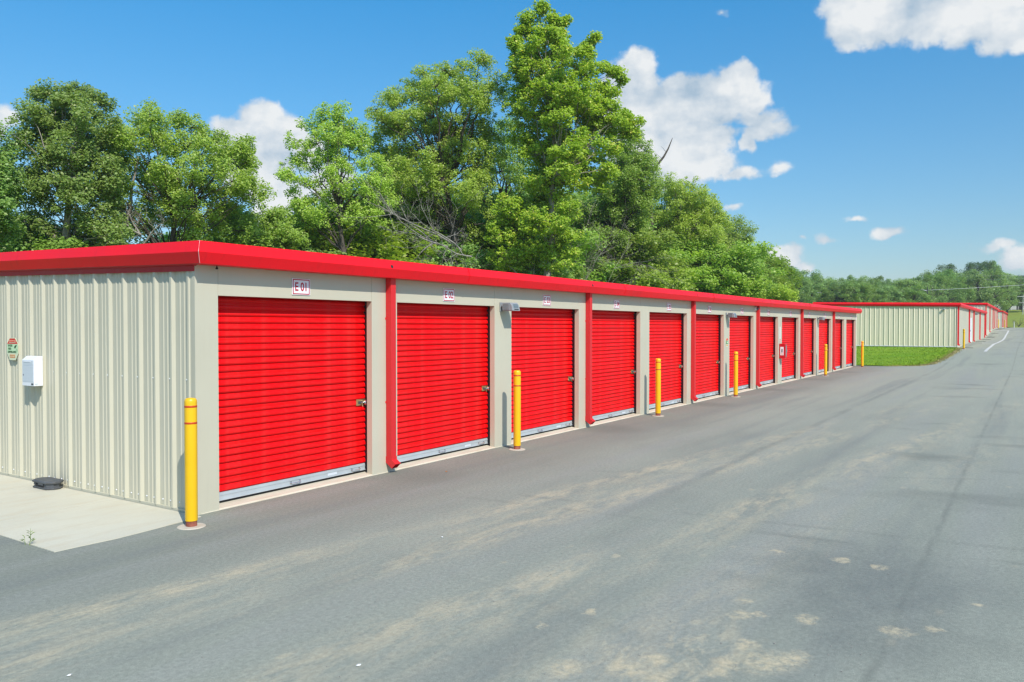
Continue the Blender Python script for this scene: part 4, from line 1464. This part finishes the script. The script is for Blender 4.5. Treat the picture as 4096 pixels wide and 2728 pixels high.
T('ash_tree', 'rounded bright green ash with forked trunk left of the centre gap', 'tree', 37, 388,
  [(315, 275, 36, 24), (355, 270, 38, 24), (400, 282, 40, 26), (445, 296, 40, 28), (490, 322, 40, 28), (290, 315, 36, 34), (345, 325, 48, 34), (410, 340, 48, 34), (465, 360, 46, 34), (535, 345, 36, 30), (560, 375, 34, 30), (588, 412, 32, 28), (610, 444, 24, 20), (536, 420, 44, 28),
   (290, 370, 34, 34), (340, 395, 44, 34), (405, 405, 44, 30), (470, 420, 44, 28), (560, 455, 40, 18), (285, 430, 30, 30), (345, 450, 36, 26), (420, 465, 34, 22), (395, 500, 32, 24), (425, 520, 30, 20), (345, 520, 26, 20), (470, 500, 40, 26), (500, 470, 40, 22), (455, 540, 34, 18), (268, 350, 26, 30), (262, 400, 24, 30), (262, 470, 30, 30), (300, 490, 28, 24), (270, 525, 34, 24), (560, 330, 26, 22)],
  LF['ash'], BK['dark'], 3, per=92, leaf=.10, fill=.5, dens=1.08, trunk_r=.24, inner=.45, clump=.44, depth_fill=.55)
T('ash_tree', 'low dark green tree behind the fascia corner', 'tree', 41, 600, [(545, 520, 52, 30), (610, 508, 46, 36), (640, 490, 26, 22), (655, 540, 40, 28), (590, 555, 70, 28), (505, 545, 40, 24), (530, 495, 34, 20), (685, 550, 26, 22)], LF['mid'], BK['dark'], 4, per=80, dens=.8, clump=.45)
T('walnut_tree', 'open airy tree with leaning crown right of the white cloud', 'tree', 43.5, 815,
  [(742, 258, 30, 18), (778, 262, 30, 20), (718, 285, 32, 22), (760, 295, 36, 24), (808, 292, 34, 24), (690, 325, 34, 24), (735, 332, 40, 26), (788, 335, 38, 26), (830, 325, 28, 28), (664, 366, 28, 20), (705, 372, 40, 24), (758, 376, 42, 24), (808, 380, 38, 24), (850, 372, 28, 30),
   (655, 400, 20, 14), (690, 415, 34, 16), (745, 418, 44, 20), (800, 425, 40, 24), (850, 425, 34, 26), (680, 442, 22, 12), (730, 455, 34, 18), (700, 470, 36, 22), (770, 465, 46, 28), (835, 460, 46, 32), (870, 410, 34, 34), (880, 455, 40, 30), (760, 500, 56, 26), (840, 505, 56, 28), (700, 510, 36, 20)],
  LF['ash'], BK['dark'], 5, per=78, leaf=.105, fill=.35, dens=.80, depth_fill=.25, trunk_r=.22, clump=.42, inner=.5)
T('walnut_tree', 'broad rounded tree with dark trunk left of the tall yellow-green one', 'tree', 48, 1075,
  [(1020, 158, 36, 24), (1062, 152, 36, 24), (1104, 156, 36, 26), (978, 178, 36, 26), (935, 205, 34, 26), (1140, 185, 32, 32), (900, 232, 32, 24), (864, 246, 26, 20), (960, 232, 44, 32), (1015, 205, 44, 34), (1072, 205, 44, 36), (1120, 235, 40, 40), (880, 282, 36, 26), (935, 285, 42, 30), (1000, 275, 50, 34), (1065, 280, 46, 36),
   (1130, 300, 44, 40), (870, 330, 36, 30), (925, 340, 46, 32), (990, 345, 50, 34), (1060, 355, 48, 36), (1120, 370, 42, 40), (890, 390, 44, 30), (950, 405, 50, 34), (1020, 425, 54, 36), (1095, 440, 50, 40), (880, 445, 50, 30), (960, 470, 56, 30), (1050, 500, 50, 34), (1120, 510, 46, 40)],
  LF['ash'], BK['dark'], 6, per=84, leaf=.11, fill=.55, dens=1.02, trunk_r=.34, inner=.45, clump=.46, depth_fill=.5)
T('tulip_tree', 'tallest yellow-green tree with pointed top at the picture centre', 'tree', 45.5, 1245,
  [(1243, 14, 14, 14), (1232, 38, 22, 16), (1262, 42, 20, 16), (1208, 44, 10, 12), (1284, 58, 16, 16), (1304, 46, 9, 8), (1212, 78, 24, 18), (1250, 80, 28, 22), (1286, 92, 24, 20), (1182, 96, 14, 14), (1196, 122, 26, 20), (1240, 124, 34, 24), (1288, 130, 30, 22), (1330, 118, 18, 10), (1352, 102, 14, 10), (1372, 84, 9, 7),
   (1182, 158, 24, 20), (1224, 166, 34, 24), (1272, 172, 38, 24), (1322, 162, 32, 22), (1362, 160, 26, 16), (1396, 152, 20, 12), (1420, 170, 16, 10), (1434, 184, 9, 6), (1196, 206, 34, 24), (1246, 214, 42, 26), (1302, 214, 42, 26), (1352, 204, 36, 24), (1396, 208, 26, 22), (1178, 246, 28, 20), (1226, 258, 42, 26), (1286, 264, 44, 28), (1344, 256, 42, 28), (1398, 258, 34, 26),
   (1432, 272, 24, 14), (1464, 282, 20, 10), (1202, 306, 40, 26), (1258, 314, 44, 26), (1316, 314, 44, 28), (1374, 306, 38, 28), (1422, 312, 28, 22), (1454, 306, 18, 14), (1240, 360, 44, 26), (1300, 366, 46, 28), (1356, 366, 40, 28), (1392, 392, 30, 28), (1250, 408, 46, 26), (1312, 414, 46, 26), (1366, 428, 34, 20), (1222, 452, 46, 26), (1282, 462, 44, 24),
   (1166, 480, 40, 28), (1216, 504, 46, 28), (1270, 512, 44, 28), (1150, 536, 38, 28), (1200, 556, 46, 28), (1256, 562, 46, 28), (1160, 592, 40, 26), (1215, 606, 46, 26), (1272, 600, 40, 26), (1310, 560, 36, 30)],
  LF['tulip'], BK['pale'], 7, per=60, leaf=.14, fill=.7, dens=1.0, trunk_r=.24, clump=.40, inner=.45, trunk_top=18.6, depth_fill=.7)
T('oak_tree', 'shaded tree filling the gap behind the broad round tree and the tallest one', 'tree', 56, 1150,
  [(1165, 300, 40, 36), (1130, 345, 44, 40), (1185, 360, 46, 40), (1150, 410, 52, 42), (1215, 420, 46, 40), (1100, 450, 50, 40), (1180, 480, 54, 42), (1250, 490, 50, 40), (1130, 540, 60, 44), (1220, 560, 60, 40), (1290, 545, 46, 44), (1060, 530, 60, 44)],
  LF['mid'], BK['dark'], 14, per=80, leaf=.12, trunk_r=.3, clump=.52, inner=.35, dens=.85, depth_fill=.5)
T('oak_tree', 'shaded tree just right of the tall yellow-green one', 'tree', 58, 1440,
  [(1440, 318, 30, 26), (1466, 340, 28, 30), (1420, 372, 40, 36), (1482, 385, 34, 36), (1450, 420, 46, 38), (1500, 430, 30, 34), (1395, 450, 46, 40), (1465, 480, 50, 38), (1400, 515, 52, 38), (1460, 545, 52, 38), (1340, 500, 46, 40), (1390, 580, 56, 34), (1330, 570, 50, 36), (1450, 600, 50, 30)],
  LF['mid'], BK['dark'], 8, per=84, leaf=.12, trunk_r=.3, clump=.52, inner=.35, dens=.9)
T('oak_tree', 'leafy tree under the bare dead snag', 'tree', 66, 1575,
  [(1514, 408, 18, 18), (1535, 430, 32, 26), (1580, 445, 38, 30), (1620, 465, 34, 28), (1645, 485, 26, 26), (1545, 478, 44, 34), (1600, 500, 48, 34), (1650, 520, 32, 30), (1510, 530, 46, 40), (1570, 545, 52, 38), (1630, 565, 44, 34), (1530, 600, 56, 34), (1600, 610, 50, 30)],
  LF['ash'], BK['pale'], 9, per=84, leaf=.125, clump=.55, inner=.35, dens=.9)
T('maple_tree', 'tree with a long bare limb reaching out to the right', 'tree', 72, 1650, [(1690, 512, 26, 16), (1714, 532, 18, 16), (1668, 536, 20, 14), (1722, 552, 10, 8), (1650, 560, 34, 22), (1640, 600, 50, 34), (1690, 600, 30, 26)], LF['mid'], BK['pale'], 10, per=60, leaf=.125, dens=.85, clump=.55)
T('maple_tree', 'last rounded tree of the near wood, against the distant hills', 'tree', 84, 1715,
  [(1665, 585, 40, 24), (1712, 582, 34, 24), (1738, 602, 26, 26), (1690, 625, 50, 30), (1745, 640, 36, 26), (1772, 655, 22, 24), (1650, 645, 50, 26)], LF['mid'], BK['dark'], 11, per=84, leaf=.14, clump=.65)

# undergrowth along the back of the building: a few shapes, many copies
under = []
specs = [('bright', 21, [(0, 0, 60, 40), (-50, 20, 40, 34), (50, 24, 44, 30), (10, -30, 36, 28)]), ('mid', 22, [(0, 0, 56, 50), (-40, 10, 40, 40), (44, 20, 40, 34), (-10, -44, 30, 26), (20, 40, 60, 30)]),
         ('oak', 23, [(0, 0, 60, 44), (30, -30, 36, 30), (-44, 6, 36, 36), (50, 20, 36, 36)]), ('mid', 24, [(0, 0, 40, 56), (-26, 30, 36, 36), (28, 20, 34, 40), (4, -50, 22, 26)])]
def bush_spot(px, top, t):
    """ground point under photo column px (2354 px copy) and the plant height that reaches row top there"""
    p = pt(px*K, 1306, t)
    return (p[0], p[1], 0.0), 2.1+(1306-top*K)/FPX*t
spots = [(20, 545, 36, 2), (95, 530, 37, 1), (175, 540, 36, 2), (255, 560, 38, 1), (470, 560, 44, 1), (525, 545, 46, 0), (640, 555, 45, 1), (690, 540, 47, 2), (730, 525, 48, 2), (770, 500, 49, 1), (815, 485, 50, 1), (850, 475, 52, 2), (905, 490, 50, 0), (960, 500, 52, 1),
         (1015, 510, 52, 2), (1080, 520, 54, 1), (1130, 550, 50, 2), (1180, 570, 52, 2), (1240, 560, 56, 2), (1295, 560, 60, 2), (1350, 540, 62, 1), (1405, 550, 62, 0), (1455, 565, 60, 0), (1500, 545, 64, 0), (1545, 560, 66, 1), (1590, 575, 68, 0),
         (1630, 590, 70, 1), (1670, 605, 74, 0), (1705, 620, 78, 1), (1728, 645, 80, 0), (1752, 664, 84, 1), (1250, 450, 68, 2), (1150, 440, 66, 2), (1350, 440, 70, 2), (960, 430, 62, 2), (870, 430, 64, 2), (1560, 500, 78, 2), (1450, 470, 76, 2), (1610, 530, 84, 2), (1680, 575, 92, 1)]
kind_word = {0: 'bright green', 1: 'mid green', 2: 'dark green', 3: 'narrow'}
ORD = ('first second third fourth fifth sixth seventh eighth ninth tenth eleventh twelfth thirteenth fourteenth fifteenth sixteenth seventeenth eighteenth nineteenth twentieth twenty-first twenty-second twenty-third '
       'twenty-fourth twenty-fifth twenty-sixth twenty-seventh twenty-eighth twenty-ninth thirtieth thirty-first thirty-second thirty-third thirty-fourth thirty-fifth').split()
def row_of(t_):
    return 'front' if t_ < 56 else ('middle' if t_ < 72 else 'back')
made = {}
ref_t, ref_h = 50.0, 6.0
for i, (px, top, t_, si) in enumerate(spots):
    loc, hgt = bush_spot(px, top-14, t_)
    hgt = max(2.6, hgt)
    rank = sorted(p_[0] for p_ in spots if row_of(p_[2]) == row_of(t_)).index(px)
    lab = '%s bush, %s from the left in the %s row behind the roof edge' % (kind_word[si], ORD[rank], row_of(t_))
    if si not in made:
        lm, sd, lb = specs[si]
        m_ = ref_t*K/FPX
        base = pt(px*K, 1306, ref_t)
        row0 = (1306-(3.4-2.1)*FPX/ref_t)/K
        lobes = [(px+a, row0+b, c, d) for a, b, c, d in lb]
        root = T('bush', lab, 'bush', ref_t, px, lobes, LF[lm], BK['dark'], sd, per=190, leaf=.088, clump=.46, group='bushes of the wood behind the building', trunk_r=.10, dj=.7)
        made[si] = (root, [(c, children(c)) for c in children(root)])
        sc_ = hgt/5.0
        root.location, root.scale, root.rotation_euler = loc, (sc_*1.05, sc_*1.05, sc_), (0, 0, rs.uniform(0, 6.28))
    else:
        sc_ = hgt/5.0
        copy_thing(made[si][0], lab, loc, rs.uniform(0, 6.28), (sc_*rs.uniform(1.05, 1.4), sc_*rs.uniform(1.05, 1.4), sc_), made[si][1])

# bare wood: dead boughs in front of the crowns, the snag, the brown brush
def bare(name, label, cat, start, paths, r0, seed, twig=3, spread=.9, mat=None, lat=1.0):
    rng = np.random.default_rng(seed)
    t = thing(name, label, cat, tuple(start))
    mb = MB()
    def grow(a, d, L, r, lev):
        n = 5
        pts = [Vector(a)]
        dd = Vector(d)
        for i in range(n):
            dd = (dd+Vector(rng.normal(0, .16, 3))+Vector((0, 0, .03))).normalized()
            pts.append(pts[-1]+dd*L/n)
        mb.tube(pts, [r*(1-.75*i/n) for i in range(n+1)], 5 if lev < 1 else 4, cap=False)
        if lev < twig:
            for _ in range(int(rng.integers(3, 6))):
                k = int(rng.integers(1, n+1))
                nd = (dd*.8+Vector(rng.normal(0, spread*.55, 3))).normalized()
                grow(pts[k], nd, L*rng.uniform(.38, .62), r*.45*(1-.4*k/n)+.003, lev+1)
    for p0, p1 in paths:
        v = Vector(p1)-Vector(p0)
        grow(Vector(p0)-Vector(start), v.normalized(), v.length, r0, 0)
    mb.build('branch', mat or BK['dead'], t)
    return t
def q(x, y, t):
    return pt(x*K, y*K, t)
b0 = q(1090, 640, 40)
b0[2] = 0
bare('dead_tree', 'dead tree with bare pale grey boughs reaching left before the green crowns', 'dead tree', b0,
     [(b0, q(1085, 575, 40)), (q(1085, 590, 40), q(1000, 560, 40)), (q(1010, 562, 40), q(905, 545, 39.5)), (q(1000, 560, 40), q(930, 505, 40.4)), (q(1030, 568, 40), q(880, 490, 41)), (q(1060, 575, 40), q(1000, 480, 40)), (q(1040, 560, 40), q(850, 520, 39)), (q(1000, 558, 40), q(940, 585, 39.5))], .045, 31)
b0 = q(330, 640, 35)
b0[2] = 0
bare('dead_tree', 'slender dead tree with bare twigs in front of the bright ash', 'dead tree', b0, [(b0, q(318, 520, 35)), (q(322, 540, 35), q(300, 470, 35)), (q(325, 540, 35), q(250, 515, 35)), (q(330, 560, 35), q(360, 500, 35))], .05, 32, 3)
b0 = q(1510, 660, 62)
b0[2] = 0
t = thing('dead_snag', 'curved bare snag rising above the trees against the cloud', 'dead tree', tuple(b0))
mb = MB()
mb.tube([(0, 0, -.3)]+[Vector(q(x, y, 62)-b0) for x, y in ((1500, 560), (1496, 450), (1500, 398), (1512, 378), (1526, 360), (1536, 342), (1546, 317))], [.16, .15, .13, .11, .09, .08, .06, .02], 7, cap=False)
mb.build('trunk', BK['dark'], t, smooth=True)
rb = np.random.default_rng(4)
for a, b in (((1505, 390), (1494, 372)), ((1514, 376), (1500, 356)), ((1522, 366), (1508, 352)), ((1532, 350), (1519, 336)), ((1497, 392), (1478, 378)), ((1490, 385), (1478, 362))):
    mb = MB()
    limb(mb, q(*a, 62)-b0, q(*b, 62)-b0, .018, .006, rb, .1, 4)
    mb.build('twig', BK['dark'], t)
b0 = q(1335, 655, 52)
b0[2] = 0
bare('dead_shrub', 'brown leafless brush below the tall tree, above the roof edge', 'dead shrub', b0, [(b0, q(x, y, 52)) for x, y in ((1290, 600), (1315, 585), (1340, 575), (1365, 590), (1385, 605), (1350, 600), (1325, 605))], .04, 33, 3, 1.2)
for nm, lab, p0, ps, tt, r in (('leaning_trunk', 'pale trunk leaning right below the oak and the ash', (268, 640), ((275, 560), (290, 510), (300, 470), (303, 430), (312, 395), (318, 360)), 36, .13),
                               ('bare_limb', 'crooked pale limb inside the thicket under the snag', (1530, 660), ((1536, 600), (1545, 545), (1562, 528), (1590, 518), (1612, 510)), 64.5, .08)):
    b0 = q(*p0, tt)
    b0[2] = 0
    t = thing(nm, lab, 'trunk', tuple(b0))
    mb = MB()
    pp = [Vector((0, 0, -.2))]+[Vector(q(*a, tt)-b0) for a in ps]
    mb.tube(pp, [r*(1-.85*i/(len(pp)-1)) for i in range(len(pp))], 8, cap=False)
    mb.build('trunk', BK['pale'], t, smooth=True)

# distant wood beyond the lane: four trees, copied
def far_tree(seed, kind):
    rng = np.random.default_rng(seed)
    root = thing('broadleaf_tree' if kind != 'pine' else 'pine_tree', '', 'tree', (0, 0, 0), 0, 'trees of the distant wood')
    mb = MB()
    mb.tube([(0, 0, -1), (0, 0, 4), (.2, 0, 9), (.1, .2, 13)], [.28, .22, .15, .04], 6, cap=False)
    if kind == 'pine':
        cs = [np.array([rng.normal(0, 1.7)*(1.25-(z-6)/13), rng.normal(0, 1.7)*(1.25-(z-6)/13), z]) for z in rng.uniform(6, 15, 40)]
        cl, per, lf, size, flat = 1.15, 150, LF['pine'], .26, .8
    else:
        cs = []
        for _ in range(95):
            u = rng.normal(0, 1, 3)
            u /= np.linalg.norm(u)
            u *= .45+.55*rng.random()**.5
            lw = 4.2+.6*math.sin(seed*2.1)
            cs.append(np.array([u[0]*lw, u[1]*lw, 8.2+u[2]*6.4]))
        cl, per, lf, size, flat = .95, 105, LF['far'], .30, .85
    for c in cs:
        limb(mb, (0, 0, max(2, c[2]-2.5)), c, .08, .02, rng, .1, 3)
    mb.build('trunk', BK['dark'], root)
    V, F = leaf_cloud(rng, np.array(cs), rng.uniform(.7, 1.3, len(cs))*cl, per, size, flat)
    put(quads('crown', V, F, lf), 'crown', root)
    global TOTAL
    TOTAL += len(F)
    return root, [(c, children(c)) for c in children(root)]
FT = [far_tree(41, 'a'), far_tree(42, 'b'), far_tree(43, 'c'), far_tree(44, 'pine')]
used = [False]*4
prof_px = [2980, 3060, 3144, 3200, 3260, 3357, 3430, 3510, 3600, 3690, 3738, 3773, 3830, 3880, 3936, 3985, 4043, 4096, 4300]
prof_row = [1078, 1056, 1046, 1060, 1078, 1096, 1084, 1082, 1088, 1080, 1062, 1038, 1056, 1046, 1008, 1048, 1080, 1090, 1085]
i = 0
tags = ['slim', 'broad', 'dense', 'loose', 'rounded', 'ragged', 'pale', 'dark']
for row in range(4):
    px = 2975+row*11
    nr = 0
    while px < 4330:
        t_ = 150+row*14+max(0, (px-3700)/400)*80+rs.uniform(-4, 4)
        top = np.interp(px, prof_px, prof_row)+(0, 26, 10, 0)[row]*rs.uniform(.2, 1.2)+(30 if row == 0 else 0)+rs.uniform(-6, 16)
        p = pt(px, 1306, t_)
        gz_ = float(land(np.array(p[0]), np.array(p[1])))
        hh = 2.1+(1306-top)/FPX*t_-gz_
        kind = 3 if (px > 3690 and rs.random() < .35 and row > 0) else rs.randrange(3)
        sc_ = hh/(15.6 if kind < 3 else 15.8)
        lab = '%s, %s from the left in the %s row of the distant wood' % ('dark pine' if kind == 3 else 'leafy green tree', ORD[nr], ORD[row])
        nr += 1
        root, kids = FT[kind]
        args = ((p[0], p[1], gz_), rs.uniform(0, 6.28), (max(sc_, .8)*rs.uniform(.85, 1.15),)*2+(sc_,))
        if not used[kind]:
            used[kind] = True
            root.location, root.rotation_euler, root.scale = args[0], (0, 0, args[1]), args[2]
            root['label'] = lab
        else:
            copy_thing(root, lab, args[0], args[1], args[2], kids)
        px += rs.uniform(44, 72)
        i += 1
p = on_land(4075, 176)
bare('bush', 'small dark leafless bush on the grassy bank at the end of the lane', 'bush', p, [(p, p+np.array([0, dy, 1.6])) for dy in (-1, -.5, .1, .6, 1.1)], .05, 36, 2, 1.0, BK['dark'])
# lettering as plain meshes
bpy.context.view_layer.update()
dg = bpy.context.evaluated_depsgraph_get()
for o in TEXTS:
    me = bpy.data.meshes.new_from_object(o.evaluated_get(dg))
    me.name = 'lettering'
    n_ = put(me, 'lettering_mesh', o.parent, o.location)
    n_.rotation_euler, n_.scale = o.rotation_euler, o.scale
    cu = o.data
    bpy.data.objects.remove(o)
    n_.name = 'lettering'
# summer haze
hz = MB()
hz.box(-299, 879, -399, 669, -1.2, 46)
hm = bpy.data.materials.new('haze')
hm.use_nodes = True
HT = NT(hm.node_tree)
HT.n.clear()
pv = HT.node('ShaderNodeVolumePrincipled')
pv.inputs['Color'].default_value = (0.90, 0.95, 1.0, 1)
pv.inputs['Density'].default_value = 0.0003
ho = HT.node('ShaderNodeOutputMaterial')
HT.l.new(pv.outputs[0], ho.inputs['Volume'])
hz.build('haze', hm, kind='stuff')
S.cycles.volume_bounces = 0
print('leaf faces', TOTAL)
open('/tmp/leaf.txt','w').write(str(TOTAL))
